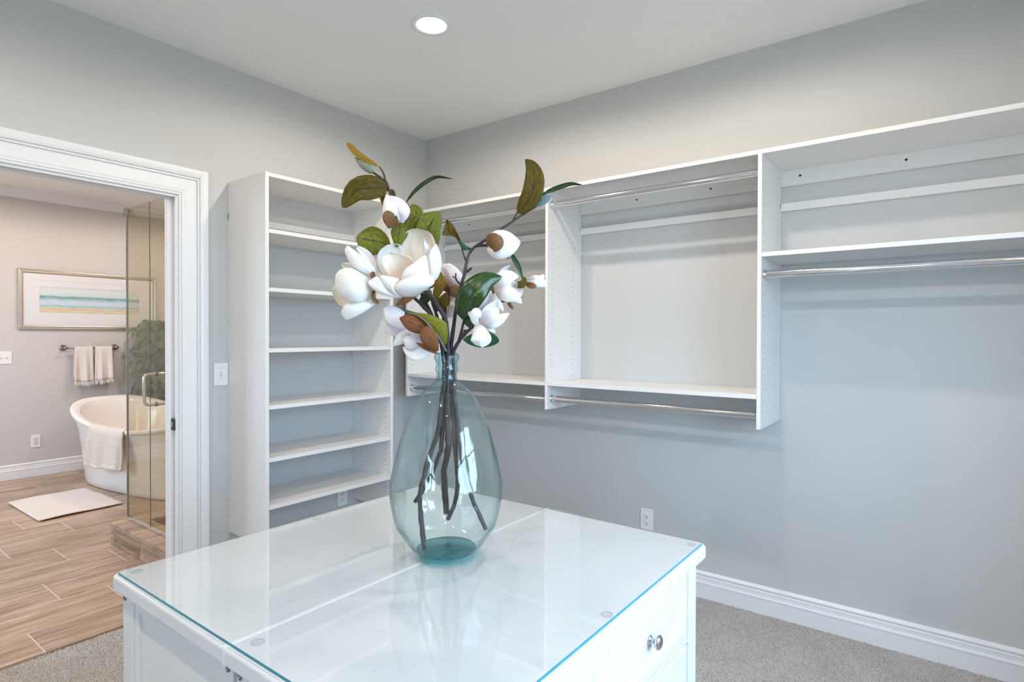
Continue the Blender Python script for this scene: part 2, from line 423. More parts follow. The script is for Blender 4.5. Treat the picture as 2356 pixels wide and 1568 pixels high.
# bathroom shell
struct('wall_far', wall_with_hole('x', BX - .12, BX, BY0 - .12, BY1 + .12, -.06, RZ + .06, []), M['bathwall'])
struct('wall_bath_back', wall_with_hole('y', BY1, BY1 + .12, BX, -WT, -.06, RZ + .06, []), M['bathwall'])
struct('wall_bath_front', wall_with_hole('y', BY0 - .14, BY0, BX, -WT, -.06, RZ + .06, [BATH_FILL_WIN]), M['bathwall'])
struct('ceiling', MB().box(BX, -WT, BY0, BY1, BZ, BZ + .06), plain('bath_ceiling_paint', (.90, .89, .88), .8, noise_scale=180, bump=.05))

# unseen ground outside the windows, toned pale to bounce light onto the ceiling
struct('ground', MB().add([(-40, -60, -.6), (60, -60, -.6), (60, 40, -.6), (-40, 40, -.6)], [(0, 1, 2, 3)]), plain('bounce_ground', (.40, .355, .285), .95, noise_scale=3, bump=.1, var=.1))
# windows (behind the camera): frame, mullions, glass
def window(name, axis, c, a0, a1, z0, z1, sgn):
    """opening at plane c; sgn = direction outwards"""
    fr = MB(); t = .05
    def b(m, p, q, r, s_, d0, d1):
        lo, hi = sorted((c + sgn * d0, c + sgn * d1))
        if axis == 'x': m.bbox(lo, hi, p, q, r, s_, .002, 1)
        else: m.bbox(p, q, lo, hi, r, s_, .002, 1)
    e = .001
    b(fr, a0 + e, a1 - e, z0 + e, z0 + t, .03, .1); b(fr, a0 + e, a1 - e, z1 - t, z1 - e, .03, .1)
    b(fr, a0 + e, a0 + t, z0 + t, z1 - t, .03, .1); b(fr, a1 - t, a1 - e, z0 + t, z1 - t, .03, .1)
    mid = (a0 + a1) / 2
    b(fr, mid - .06, mid + .06, z0 + t, z1 - t, .03, .1)
    w = struct(name, fr, M['trim'])
    for p, q in ((a0 + t, mid - .06), (mid + .06, a1 - t)):
        m = MB(); b(m, p - .004, q + .004, z0 + t - .004, z1 - t + .004, .062, .066); obj('pane', m, M['window_glass'], w)
        m = MB(); zm = (z0 + z1) / 2
        b(m, p, q, zm - .02, zm + .02, .05, .08); obj('sash_bar', m, M['trim'], w)
    cs = MB()
    b(cs, a0 - .09, a0, z0 - .09, z1 + .09, -.018, -.0005); b(cs, a1, a1 + .09, z0 - .09, z1 + .09, -.018, -.0005)
    b(cs, a0, a1, z1, z1 + .09, -.018, -.0005); b(cs, a0, a1, z0 - .09, z0, -.018, -.0005)
    obj('window_casing', cs, M['trim'], w)
    return w
window('window_1', 'x', RX, *WIN1, 1)
window('window_2', 'y', RY, *WIN2, -1)
window('bath_fill_window', 'y', BY0, *BATH_FILL_WIN, -1)  # unseen, added as fill light for the bathroom

# baseboards: profile (depth, height)
BBP = [(0, 0), (.016, 0), (.016, .0755), (.0185, .077), (.0185, .0815), (.0150, .0835), (.0128, .090), (.0122, .100), (.0126, .108), (.0095, .112), (.0095, .1185),
       (.0140, .1205), (.0146, .1235), (.0125, .1285), (.0065, .1345), (.003, .1363), (0, .1363)]
def baseboard(name, p, q, inward, parent=None):
    up = (0, 0, 1)
    return struct(name, MB().sweep(BBP, [p, q], [(inward, up)] * 2, closed_prof=True), M['trim'], parent)
baseboard('baseboard_back', (RX, 0, -.010), (0, 0, -.010), (0, -1, 0))
baseboard('baseboard_left', (0, -.016, -.010), (0, DY1 + .136, -.010), (1, 0, 0))
baseboard('baseboard_left', (0, DY0 - .14, -.010), (0, RY, -.010), (1, 0, 0))
baseboard('baseboard_right', (RX, RY, -.010), (RX, -.016, -.010), (-1, 0, 0))
baseboard('baseboard_front', (.016, RY, -.010), (RX - .016, RY, -.010), (0, 1, 0))
baseboard('baseboard_far', (BX, BY1, 0), (BX, BY0, 0), (1, 0, 0))
baseboard('baseboard_bath_back', (-WT, BY1, 0), (BX + .02, BY1, 0), (0, -1, 0))
# crown moulding in the bathroom
CRP = [(0, -.095), (.010, -.095), (.013, -.088), (.013, -.078), (.020, -.070), (.034, -.056), (.050, -.040), (.062, -.026), (.070, -.022), (.070, -.014), (.082, -.010), (.090, -.004), (.090, 0), (0, 0)]
def crown(name, p, q, inward):
    return struct(name, MB().sweep(CRP, [p, q], [(inward, (0, 0, 1))] * 2, closed_prof=True), M['trim'])
crown('trim_2', (BX, BY1, BZ), (BX, BY0, BZ), (1, 0, 0))
crown('trim_3', (-WT, BY1, BZ), (BX + .09, BY1, BZ), (0, -1, 0))
crown('trim_4', (-WT, BY0, BZ), (-WT, BY1 - .09, BZ), (-1, 0, 0))

# door casing: profile across the width w (0 = opening edge) and depth
CW = .136
CASP = [(0, 0), (0, .012), (.003, .0145), (.006, .0145), (.007, .0090), (.012, .0090), (.0135, .0145), (.024, .0150), (.028, .0165), (.074, .0165), (.0795, .0165), (.0805, .0095), (.0855, .0095), (.0865, .0185),
        (.092, .0185), (.093, .0135), (.097, .0135), (.0985, .0225), (.110, .0262), (.122, .0275), (.133, .0275), (.136, .0255), (.136, 0)]
t1 = bpy.data.objects.new('trim_1', None); col.objects.link(t1); t1.location = (0, DY1, 0); t1['kind'] = 'structure'
def casing(side, xs, parent):
    m = MB()
    if side == 'r': pth = [(xs, DY1, 0), (xs, DY1, DZ)]; fr = [((0, 1, 0), (1, 0, 0)), ((0, 1, 1), (1, 0, 0))]
    if side == 'l': pth = [(xs, DY0, 0), (xs, DY0, DZ)]; fr = [((0, -1, 0), (1, 0, 0)), ((0, -1, 1), (1, 0, 0))]
    if side == 'h': pth = [(xs, DY0, DZ), (xs, DY1, DZ)]; fr = [((0, -1, 1), (1, 0, 0)), ((0, 1, 1), (1, 0, 0))]
    m.sweep(CASP, pth, fr, closed_prof=True)
    return obj('casing_head' if side == 'h' else 'casing_leg', m, M['trim'], parent)
for s_ in 'rlh': casing(s_, 0.0, t1)
# jamb: lining with two stops so that a channel for the sliding door stays between them
def jamb_strip(y0, y1, z0, z1, name='jamb'):
    m = MB(); m.bbox(-WT - .004, .004, y0, y1, z0, z1, .0015, 1); return obj(name, m, M['trim'], t1)
jamb_strip(DY1 + .001, DY1 + .019, 0, DZ + .019); jamb_strip(DY0 - .019, DY0 - .001, 0, DZ + .019); jamb_strip(DY0 - .001, DY1 + .001, DZ + .001, DZ + .019, 'head_jamb')
for (xa, xb) in ((-.078, -.052), (-.010, .003)):
    m = MB(); m.bbox(xa, xb, DY1 - .012, DY1 + .002, 0, DZ, .002, 1); obj('stop', m, M['trim'], t1)
    m = MB(); m.bbox(xa, xb, DY0 + .001, DY1 - .0125, DZ - .012, DZ + .002, .002, 1); obj('stop', m, M['trim'], t1)
m = MB(); m.bbox(-WT - .02, -WT + .001, DY1, DY1 + .09, 0, DZ + .09, .003, 1); obj('casing_leg', m, M['trim'], t1)
m = MB(); m.bbox(-WT - .02, -WT + .001, DY0 - .09, DY0, 0, DZ + .09, .003, 1); obj('casing_leg', m, M['trim'], t1)
m = MB(); m.bbox(-WT - .02, -WT + .001, DY0, DY1, DZ, DZ + .09, .003, 1); obj('casing_head', m, M['trim'], t1)
m = MB(); m.bbox(-.050, -.006, DY1 - .0150, DY1 + .001, .868, .924, .003, 2); sp = obj('strike_plate', m, M['black'], t1); sp['label'] = 'black strike plate of the sliding door'
m = MB(); m.bbox(-.040, -.030, DY1 - .0157, DY1 - .0145, .884, .908, .0004, 1); obj('latch_slot', m, M['nickel'], sp)

# ------------------------------------------------------------------ carpet pile (stuff)
def carpet_pile():
    pitch = .0085
    xs = np.arange(.0, 3.83, pitch); ys = np.arange(-3.1, -.012, pitch)
    X, Y = np.meshgrid(xs, ys); X = X.ravel(); Y = Y.ravel()
    X = X + np.random.uniform(-.004, .004, X.size); Y = Y + np.random.uniform(-.004, .004, Y.size)
    keep = ~((X > 1.558) & (X < 2.522) & (Y > -2.475) & (Y < -1.503)) & (X > .0) & (Y < -.018)
    keep &= ~((X < .017) & ((Y > DY1 + .0) | (Y < DY0)))
    # nothing of it shows beyond the camera or in the far corner behind the dressers
    X = X[keep]; Y = Y[keep]; n = X.size
    h = np.random.uniform(.006, .0105, n); r = np.random.uniform(.0038, .0056, n); a = np.random.uniform(0, 2 * PI, n)
    lx = np.random.normal(0, .0028, n); ly = np.random.normal(0, .0028, n)
    V = np.zeros((n, 4, 3), np.float32)
    for k in range(3):
        V[:, k, 0] = X + r * np.cos(a + k * 2 * PI / 3); V[:, k, 1] = Y + r * np.sin(a + k * 2 * PI / 3); V[:, k, 2] = -.012
    V[:, 3, 0] = X + lx; V[:, 3, 1] = Y + ly; V[:, 3, 2] = -.012 + h
    base = (np.arange(n) * 4)[:, None]
    T = np.concatenate([base + np.array([[0, 1, 3]]), base + np.array([[1, 2, 3]]), base + np.array([[2, 0, 3]])], 1).reshape(-1)
    me = bpy.data.meshes.new('carpet_pile')
    me.vertices.add(n * 4); me.vertices.foreach_set('co', V.reshape(-1))
    nf = n * 3
    me.loops.add(nf * 3); me.loops.foreach_set('vertex_index', T.astype(np.int32))
    me.polygons.add(nf); me.polygons.foreach_set('loop_start', np.arange(0, nf * 3, 3, dtype=np.int32))
    me.update(calc_edges=True); me.materials.append(M['carpet'])
    o = bpy.data.objects.new('carpet_pile', me); col.objects.link(o)
    tag(o, 'short grey-beige carpet pile covering the closet floor', 'carpet'); stuff(o)
carpet_pile()

# ------------------------------------------------------------------ bathroom floor of wood-look tiles
fl = struct('floor', MB().box(BX, -.006, BY0, BY1, -.06, -.0010), M['grout'])
TX, TL, GR = .2958, .607, .0038
tile_meshes = {}
def tile_obj(x0, x1, y0, y1, parent, mat=None, z0=-.010, z1=0.0):
    key = (round(x1 - x0, 4), round(y1 - y0, 4))
    if key not in tile_meshes:
        w, l = key; me_o = obj('tile', MB().bbox(-w / 2, w / 2, -l / 2, l / 2, z0, z1, .001, 1), M['tile']); tile_meshes[key] = me_o.data
        o = me_o
    else:
        o = bpy.data.objects.new('tile', tile_meshes[key]); col.objects.link(o)
    o.parent = parent; o.location = ((x0 + x1) / 2, (y0 + y1) / 2, 0)
    return o
for i in range(-6, 9):
    xa = -2.326 + TX * i; xb = xa + TX - GR
    xa, xb = max(xa, BX + .002), min(xb, -.004 if i >= 7 else 9)
    if i == 7: xb = min(xa + TX - GR, -.004)
    if xb - xa < .02: continue
    off = -1.817 + .203 * i
    k0 = math.floor((BY0 - off) / TL) - 1
    for k in range(k0, k0 + 12):
        ya = off + k * TL; yb = ya + TL - GR
        ya, yb = max(ya, BY0 + .002), min(yb, BY1 - .002)
        if i >= 7: ya, yb = max(ya, DY0 - .019), min(yb, DY1 + .019)
        if yb - ya < .03: continue
        if xb > -WT and xa < -WT and (yb < DY0 - .02 or ya > DY1 + .02):
            tile_obj(xa, -WT - .002, ya, yb, fl)
        else:
            tile_obj(xa, xb, ya, yb, fl)

# ------------------------------------------------------------------ recessed ceiling lights
def can_light(x, y, z, label, group, lens):
    t = thing('recessed_light', label, 'ceiling light', (x, y, z), group)
    m = MB().lathe([(.0925, 0), (.0915, -.004), (.086, -.0065), (.078, -.0062), (.069, -.0048), (.0655, -.0020), (.0655, -.0005)], (x, y, z), n=48)
    obj('trim_ring', m, M['trim'], t)
    m = MB().lathe([(.0656, -.0012), (.03, -.0014), (0, -.0015)], (x, y, z), n=48); obj('lens', m, lens, t, fixn=False)
    bath = lens == M['bathlens']
    l = bpy.data.lights.new('lamp', 'SPOT'); l.energy = BATH_W if bath else CAN_W; l.color = BATH_COL if bath else CAN_COL
    l.spot_size = math.radians(176); l.spot_blend = .30; l.shadow_soft_size = .034
    lo = bpy.data.objects.new('lamp', l); col.objects.link(lo); lo.parent = t; lo.location = (0, 0, -.012)
    return t
c1 = can_light(1.147, -1.098, RZ, 'lit recessed ceiling light above the flower vase', None, M['lens'])
for (x, y, lb) in ((2.33, -1.098, 'recessed ceiling light in front of the middle shelving bay'), (1.147, -3.2, 'recessed ceiling light just inside the bathroom doorway'),
                   (2.33, -3.2, 'recessed ceiling light above the photographer'), (3.51, -3.2, 'recessed ceiling light near the closet windows')):
    copy_tree(c1, (x, y, RZ), lb, 'recessed ceiling lights')
b1 = can_light(-2.6, -1.9, BZ, 'recessed bathroom ceiling light above the bath mat', 'bathroom ceiling lights', M['bathlens'])
for (x, y, lb) in ((-1.2, -2.6, 'recessed bathroom ceiling light near the doorway'), (-2.6, -.4, 'recessed bathroom ceiling light above the tub'), (-.75, -.6, 'recessed bathroom ceiling light inside the shower'), (-2.6, -3.4, 'recessed bathroom ceiling light by the added bathroom window')):
    copy_tree(b1, (x, y, BZ), lb)

# ------------------------------------------------------------------ shelving helpers
T = .019
D = .36
ZT = 2.136          # top of all shelving
def peg_holes(parent, pts, axis, sgn, r=.0026):
    """little dark bores on a panel face: shallow cups standing a hair proud of the face"""
    m = MB(); ax = {'x': (sgn, 0, 0), 'y': (0, sgn, 0)}[axis]
    for p in pts: m.lathe([(r, 0.0), (r * .85, .0004), (0, .0004)], p, ax, n=8, smooth=False)
    return stuff(obj('peg_holes', m, M['hole'], parent))

# ---- the tall open tower on the left wall
TY0, TY1 = -1.442, -.626
tw = thing('shelf_tower', 'tall white open shelf tower of six compartments on the left wall', 'shelf tower', (.18, (TY0 + TY1) / 2, .30))
for k, (ya, yb) in enumerate(((TY0, TY0 + T), (TY1 - T, TY1))):
    m = MB().bbox(.0005, D, ya, yb, .30, ZT, .0012, 1); sp = obj('side_panel', m, M['melamine'], tw)
    yy = (TY0 + T) if k == 0 else (TY1 - T)
    peg_holes(sp, [(x, yy, .331 + .032 * i) for x in (.087, .315) for i in range(56)], 'y', 1 if k == 0 else -1)
    for z in ((1.958,) if k == 0 else ()):
        mm = MB().box(.0, .014, ya - .0006, ya + .001, z - .02, z + .01); obj('rail_notch', MB().tube([(.0015, ya - .0006, z - .018), (.006, ya - .0006, z), (.012, ya - .0006, z + .012)], .0016, 6), M['darkline'], sp)
m = MB().bbox(.0005, D, TY0 + T, TY1 - T, ZT - T - .002, ZT - .002, .0012, 1); obj('top_shelf', m, M['melamine'], tw)
for z in (1.859, 1.571, 1.271, .990, .730, .495):
    m = MB().bbox(.002, D - .001, TY0 + T + .0005, TY1 - T - .0005, z - T - .001, z, .0012, 1); obj('shelf', m, M['melamine'], tw)
m = MB().bbox(.0005, .016, TY0 + T, TY1 - T, 1.930, 1.966, .002, 1); obj('hanging_rail', m, M['melamine'], tw)

# ---- the wall hung system on the back wall
cs = thing('closet_shelving', 'long white wall-hung closet shelving with three open bays', 'closet shelving', (1.9, -.18, .93))
XS = [.1785, 1.2745, 2.3665, 3.62]        # left faces of the uprights
ZB = [.932, .938, .938, .938]
zb = .938
for k, x in enumerate(XS):
    m = MB().bbox(x, x + T - .002, -D, -.0005, zb, ZT, .0012, 1); sp = obj('upright', m, M['melamine'], cs)
    for (xx, sg) in ((x + T - .002, 1),) + (((x, -1),) if k else ()):
        peg_holes(sp, [(xx, y, zb + .010 + .032 * i) for y in (-.316, -.097) for i in range(37)], 'x', sg)
for k in range(3):
    xa, xb = XS[k] + T - .002, XS[k + 1]
    m = MB().bbox(xa, xb, -D, -.0005, ZT - .019, ZT, .0012, 1); obj('top_shelf', m, M['melamine'], cs)
    zs = 1.086 if k < 2 else 1.697
    m = MB().bbox(xa + .0005, xb - .0005, -D + .001, -.002, zs - .019, zs, .0012, 1); obj('shelf', m, M['melamine'], cs)
    m = MB().bbox(xa, xb, -.016, -.0005, 2.045, ZT - .019, .001, 1); cl = obj('cleat', m, M['melamine'], cs)
    hx = {0: (.424,), 1: (1.648, 2.053), 2: (2.467, 2.876, 3.3)}[k]
    for x in hx: obj('screw_hole', MB().lathe([(.0055, 0), (.005, .0005), (0, .0005)], (x, -.016, 2.086), (0, -1, 0), n=12), M['hole'], cl)
    m = MB().bbox(xa, xb, -.017, -.0005, 1.928, 1.966, .002, 1); rl = obj('hanging_rail', m, M['melamine'], cs)
    m = MB().tube([(xa + .0005, -.0175, 1.946), (xa + .0005, -.019, 1.956), (xa + .0005, -.018, 1.966)], .0013, 6); obj('rail_clip', m, M['darkline'], rl)

def rod(xa, xb, z, label, y=-.318):
    t = thing('closet_rod', label, 'closet rod', ((xa + xb) / 2, y, z), 'chrome hanging rods')
    m = MB().tube([(xa + .003, y, z), (xb - .003, y, z)], .0165, 28); obj('rod', m, M['chrome'], t)
    for x, s_ in ((xa, 1), (xb, -1)):
        m = MB().lathe([(.0, .0004), (.0215, .0004), (.0215, .003), (.0195, .004), (.0180, .006), (.0180, .013), (.0152, .013)], (x, y, z), (s_, 0, 0), n=28); obj('flange', m, M['chrome'], t)
    return t
rod(XS[0] + .017, XS[1], .992, 'lower chrome rod of the left bay, behind the vase neck')
rod(XS[0] + .017, XS[1], 2.050, 'upper chrome rod of the left bay, behind the flowers')
rod(XS[1] + .017, XS[2], .994, 'lower chrome rod under the middle bay shelf')
rod(XS[1] + .017, XS[2], 2.050, 'upper chrome rod near the top of the middle bay')
rod(XS[2] + .017, XS[3], 1.606, 'chrome rod below the mid shelf of the right bay')

# ------------------------------------------------------------------ outlets and switches
def plate_thing(kind, loc, normal, label, cat, gangs=1, h=.117, w=.073, tog=True, name=None):
    """loc = centre on the wall face; built for a wall facing +x then turned"""
    t = thing(name or kind, label, cat, loc); o = Vector(loc)
    rotz = 0 if normal == 'x' else -PI / 2
    R = Matrix.Rotation(rotz, 4, 'Z')
    def put(mb, nm, mat, par):
        mb.v = [tuple(o + R @ Vector(v)) for v in mb.v]; return obj(nm, mb, mat, par)
    W = w + (gangs - 1) * .046
    p = put(MB().bbox(.0004, .0062, -W / 2, W / 2, -h / 2, h / 2, .0022, 2), 'cover_plate', M['plastic'], t)
    for g in range(gangs):
        yc = (g - (gangs - 1) / 2) * .046
        if kind == 'outlet':
            for s_ in (1, -1):
                m = MB().lathe([(0, .0080), (.0150, .0080), (.0168, .0076), (.0172, .006)], (0, yc, s_ * .0195), (1, 0, 0), n=24)
                m.v = [(v[0], v[1], max(min(v[2], s_ * .0195 + .0135), s_ * .0195 - .0135)) for v in m.v]
                r = put(m, 'receptacle', M['plastic'], t)
                q = MB(); zc = s_ * .0195
                q.box(.0079, .0084, yc - .0078, yc - .0056, zc - .0005, zc + .0085); q.box(.0079, .0084, yc + .0054, yc + .0074, zc + .0005, zc + .0078)
                q.lathe([(0, .0084), (.0026, .0084), (.0026, .0079)], (0, yc, zc - .0072), (1, 0, 0), n=10)
                put(q, 'slot', M['hole'], r)
            put(MB().lathe([(0, .0068), (.0026, .0066), (.003, .006)], (0, yc, 0), (1, 0, 0), n=12), 'screw', M['plastic'], t)
        elif kind == 'rocker':
            put(MB().bbox(.005, .0085, yc - .0165, yc + .0165, -.033, .033, .0015, 1), 'rocker_insert', M['silverframe'] if False else M['cam'] if False else M['greyplastic'], t)
        else:
            put(MB().box(.0058, .0068, yc - .0055, yc + .0055, -.0125, .0125), 'toggle_slot', M['greyplastic'], t)
            m = MB().bbox(.006, .0175, yc - .0042, yc + .0042, .000, .0090, .0012, 1); put(m, 'toggle', M['plastic'], t)
            for s_ in (1, -1):
                put(MB().lathe([(0, .0068), (.0026, .0066), (.003, .006)], (0, yc, s_ * .030), (1, 0, 0), n=12), 'screw', M['greyplastic'], t)
    return t
M['greyplastic'] = plain('grey_plastic', (.58, .59, .61), .4, noise_scale=40, var=.02)
plate_thing('outlet', (0, -.725, .332), 'x', 'white outlet under the shelf tower, low on the left wall', 'outlet', name='wall_outlet')
plate_thing('outlet', (1.712, 0, .335), 'y', 'white outlet on the back wall above the corner of the glass-topped dresser', 'outlet', name='wall_outlet')
plate_thing('toggle', (0, -1.482, 1.133), 'x', 'white toggle switch between door casing and shelf tower', 'light switch', name='light_switch')
plate_thing('toggle', (BX, -1.54, 1.122), 'x', 'white double toggle switch on the bathroom wall left of the towels', 'light switch', gangs=2, name='light_switch')
plate_thing('rocker', (BX, -1.309, .329), 'x', 'white outlet with grey insert low on the bathroom wall', 'outlet', name='wall_outlet')

# ------------------------------------------------------------------ the island: two dressers back to back
IX0, IX1, IXS, IY0, IY1 = 1.541, 2.541, 2.0465, -2.497, -1.499
ZTOP = .8085
def rounded_slab(mb, x0, x1, y0, y1, z0, z1, rad, edge, mi_side=0, mi_top=0, seg=6, edge_seg=3):
    """rad = radii for corners (x0y0, x1y0, x1y1, x0y1); rounded edge of size edge"""
    def outline(ins):
        pts = []
        for (cx, cy, sx, sy, a0), r in zip(((x0, y0, 1, 1, PI), (x1, y0, -1, 1, 1.5 * PI), (x1, y1, -1, -1, 0), (x0, y1, 1, -1, .5 * PI)), rad):
            for k in range(seg + 1):
                a = a0 + k / seg * PI / 2
                rr = max(r - ins, .0002)
                pts.append((cx + sx * r + rr * math.cos(a), cy + sy * r + rr * math.sin(a)))
        return pts
    rings = []
    for k in range(edge_seg + 1):
        a = k / edge_seg * PI / 2; rings.append((edge * (1 - math.sin(a)), z0 + edge * (1 - math.cos(a))))
    for k in range(edge_seg + 1):
        a = k / edge_seg * PI / 2; rings.append((edge * (1 - math.cos(a)), z1 - edge * (1 - math.sin(a))))
    vs = []; n = 4 * (seg + 1)
    for ins, z in rings: vs += [(x, y, z) for x, y in outline(ins)]
    fs = [(i * n + j, i * n + (j + 1) % n, (i + 1) * n + (j + 1) % n, (i + 1) * n + j) for i in range(len(rings) - 1) for j in range(n)]
    mb.add(vs, fs, mi_side); mb.add(vs[:n], [tuple(range(n))[::-1]], mi_top); mb.add(vs[-n:], [tuple(range(n))], mi_top)
    return mb

def drawer_front(mb, xf, s, y0, y1, z0, z1, fw=.036):
    """framed front facing s*x: outer frame with mitred slopes and a recessed flat panel"""
    def ring(ins, dx): return [(xf + s * dx, y0 + ins, z0 + ins), (xf + s * dx, y1 - ins, z0 + ins), (xf + s * dx, y1 - ins, z1 - ins), (xf + s * dx, y0 + ins, z1 - ins)]
    R = [ring(0, -.018), ring(0, -.003), ring(.004, 0), ring(fw - .009, 0), ring(fw - .004, -.0035), ring(fw, -.009)]
    vs = [v for r in R for v in r]
    fs = [(i * 4 + j, i * 4 + (j + 1) % 4, (i + 1) * 4 + (j + 1) % 4, (i + 1) * 4 + j) for i in range(5) for j in range(4)]
    fs.append(tuple(20 + j for j in range(4))); fs.append((3, 2, 1, 0))
    mb.add(vs, fs); return mb

def knob(parent, x, y, z, s):
    m = MB().lathe([(0, 0), (.0095, 0), (.0100, .0015), (.0085, .0035), (.0055, .0055), (.0048, .0090), (.0060, .0125), (.0105, .0150), (.0150, .0175), (.0168, .0205), (.0160, .0240), (.0120, .0272), (.0060, .0288), (0, .0292)], (x, y, z), (s, 0, 0), n=28)
    return obj('knob', m, M['nickel'], parent)

def dresser(x0, x1, s, label):
    """s=+1: drawers face +x.  x0..x1 = extent of its top"""
    t = thing('dresser', label, 'dresser', ((x0 + x1) / 2, (IY0 + IY1) / 2, 0), 'white dressers of the island')
    rf, rb = .030, .004
    rad = (rb, rf, rf, rb) if s > 0 else (rf, rb, rb, rf)
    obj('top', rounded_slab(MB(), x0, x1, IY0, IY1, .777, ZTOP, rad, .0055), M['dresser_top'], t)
    xf = x1 - .030 if s > 0 else x0 + .022       # drawer face plane
    xb = x0 + .004 if s > 0 else x1 - .004       # back plane
    lw = .052; ye0, ye1 = IY0 + .020, IY1 - .012
    front = (xf - lw + .002, xf + .002) if s > 0 else (xf - .002, xf + lw - .002)
    back = (xb, xb + .028) if s > 0 else (xb - .028, xb)
    for (xa, xc), w in ((front, lw), (back, .05)):
        for ya, yc in ((ye0, ye0 + .050), (ye1 - .052, ye1)):
            obj('leg', MB().bbox(xa, xc, ya, yc, -.0118, .777, .003, 2), M['dresser'], t)
    xi0, xi1 = (back[1], front[0]) if s > 0 else (front[1], back[0])
    for (yo, d) in ((ye0, 1), (ye1, -1)):
        ya, yb = sorted((yo + d * .006, yo + d * .024))
        obj('end_rail', MB().bbox(xi0 - .001, xi1 + .001, ya, yb, .735, .777, .0015, 1), M['dresser'], t)
        obj('end_rail', MB().bbox(xi0 - .001, xi1 + .001, ya, yb, .10, .15, .0015, 1), M['dresser'], t)
        ya, yb = sorted((yo + d * .012, yo + d * .022))
        obj('end_panel', MB().box(xi0 + .001, xi1 - .001, ya, yb, .148, .737), M['dresser'], t)
        # pilaster strip beside the front post
        xa, xc = ((xi1 - .020, xi1 + .001) if s > 0 else (xi0 - .001, xi0 + .020))
        ya, yb = sorted((yo + d * .004, yo + d * .020))
        obj('end_stile', MB().bbox(xa, xc, ya, yb, .148, .737, .004, 2), M['dresser'], t)
    # cam bolts near the top of the end posts
    for xc in ((front[0] + front[1]) / 2 - (.0 if s > 0 else .012), (back[0] + back[1]) / 2):
        m = MB().lathe([(0, -.0006), (.0045, -.0006), (.005, .0012), (.0062, .0014), (.0062, 0)], (xc, ye0 - .0008, .757), (0, -1, 0), n=16); obj('cam_bolt', m, M['cam'], t)
    # carcass behind the drawers
    c0, c1 = sorted((xb + s * .028, xf - s * .022))
    obj('carcass', MB().box(c0, c1, ye0 + .024, ye1 - .024, .11, .775), M['dresser'], t)
    # front rails
    yi0, yi1 = ye0 + .051, ye1 - .053
    ra, rb_ = sorted((xf - s * .020, xf - s * .002))
    for z0, z1 in ((.749, .777), (.572, .584), (.352, .364), (.10, .135)):
        obj('front_rail', MB().bbox(ra, rb_, yi0, yi1, z0, z1, .001, 1), M['dresser'], t)
    ym = (yi0 + yi1) / 2
    obj('front_stile', MB().bbox(ra, rb_, ym - .006, ym + .006, .584, .749, .001, 1), M['dresser'], t)
    for (y0, y1, z0, z1, kn) in ((yi0 + .003, ym - .007, .587, .746, 1), (ym + .007, yi1 - .003, .587, .746, 1), (yi0 + .003, yi1 - .003, .367, .569, 2), (yi0 + .003, yi1 - .003, .138, .349, 2)):
        d = obj('drawer', drawer_front(MB(), xf, s, y0, y1, z0, z1), M['dresser'], t)
        for k in range(kn):
            yk = (y0 + y1) / 2 if kn == 1 else y0 + (y1 - y0) * (.25 + .5 * k)
            kk = knob(d, xf - s * .009, yk, (z0 + z1) / 2, s); kk['label'] = 'round satin nickel knob'
    return t
dresser(IX0, IXS - .002, -1, 'white dresser on the doorway side of the island, back to the other one')
dresser(IXS + .002, IX1, 1, 'white dresser whose drawers and nickel knob face the right')
js = obj('joint_strip', MB().bbox(IXS - .0042, IXS + .0042, IY0 + .002, IY1 - .002, .775, ZTOP + .0009, .0004, 1), M['strip'])  # narrow white strip laid along the seam of the tops
tag(js, 'white strip along the joint between the two dresser tops', 'strip')

# glass sheet with clear bumpers
GX0, GX1, GY0, GY1, GZ0, GZ1 = 1.5515, 2.5325, -2.489, -1.507, .8100, .8160
gt = thing('glass_tabletop', 'clear glass sheet with teal edges covering both dressers', 'glass top', ((GX0 + GX1) / 2, (GY0 + GY1) / 2, GZ0))
g = obj('glass_sheet', rounded_slab(MB(), GX0, GX1, GY0, GY1, GZ0, GZ1, (.024,) * 4, .0003, mi_side=1, mi_top=0, edge_seg=1), [M['tabletop_glass'], M['glass_edge']], gt)
for (x, y) in ((1.580, -2.455), (2.078, -2.452), (2.512, -1.997), (2.508, -1.534), (2.046, -1.522), (1.575, -1.988), (2.512, -2.455), (1.580, -1.534)):
    m = MB().lathe([(0, 0), (.0105, 0), (.0112, .0004)], (x, y, ZTOP + .0002), n=28, mi=[0, 0]); m.lathe([(.0112, .0004), (.0116, .0010), (.0106, .0013)], (x, y, ZTOP + .0002), n=28, mi=1)
    obj('bumper', m, [M['bumper'], M['bumper_rim']], gt)

# ------------------------------------------------------------------ vase
D0 = 1.40                                    # distance of the vase axis from the camera along the view axis
VX, VY, VZ = 2.061, -1.963, GZ1
def at(px, py, off=0.0):
    d = D0 + off
    return CAM + C_F * d + C_R * (d * (px - W_PX / 2) / F_PX) + C_U * (d * (H_PX / 2 - py) / F_PX)
def pz(py): return CAM.z + D0 * (-(py - 784) / F_PX - .0099)
def pr(hw): return hw / F_PX * D0
prof = [(.050, VZ), (.060, VZ + .0012), (.072, VZ + .0070), (.083, VZ + .0160), (.0935, VZ + .0290), (.1035, VZ + .0440)]
prof += [(pr(h), pz(y)) for y, h in ((1206, 114), (1190, 119), (1173, 123), (1156, 126.5), (1139, 128.8), (1122, 129.4), (1104, 128.3), (1085, 124.5), (1064, 119.8), (1042, 114.5), (1020, 108.5),
         (998, 102), (976, 94.5), (955, 86.5), (937, 78.5), (920, 69.5), (908, 61.5), (899, 53.5), (892, 45), (886, 37), (881, 30.5), (876, 26.5), (870, 24), (863, 23), (857, 23.4), (853, 25.2), (848, 26.6), (844, 25.2), (840, 23.6),
         (834, 24), (829, 26.6), (824, 28.6), (819, 28.8), (815, 27.2), (812.5, 24.5))]
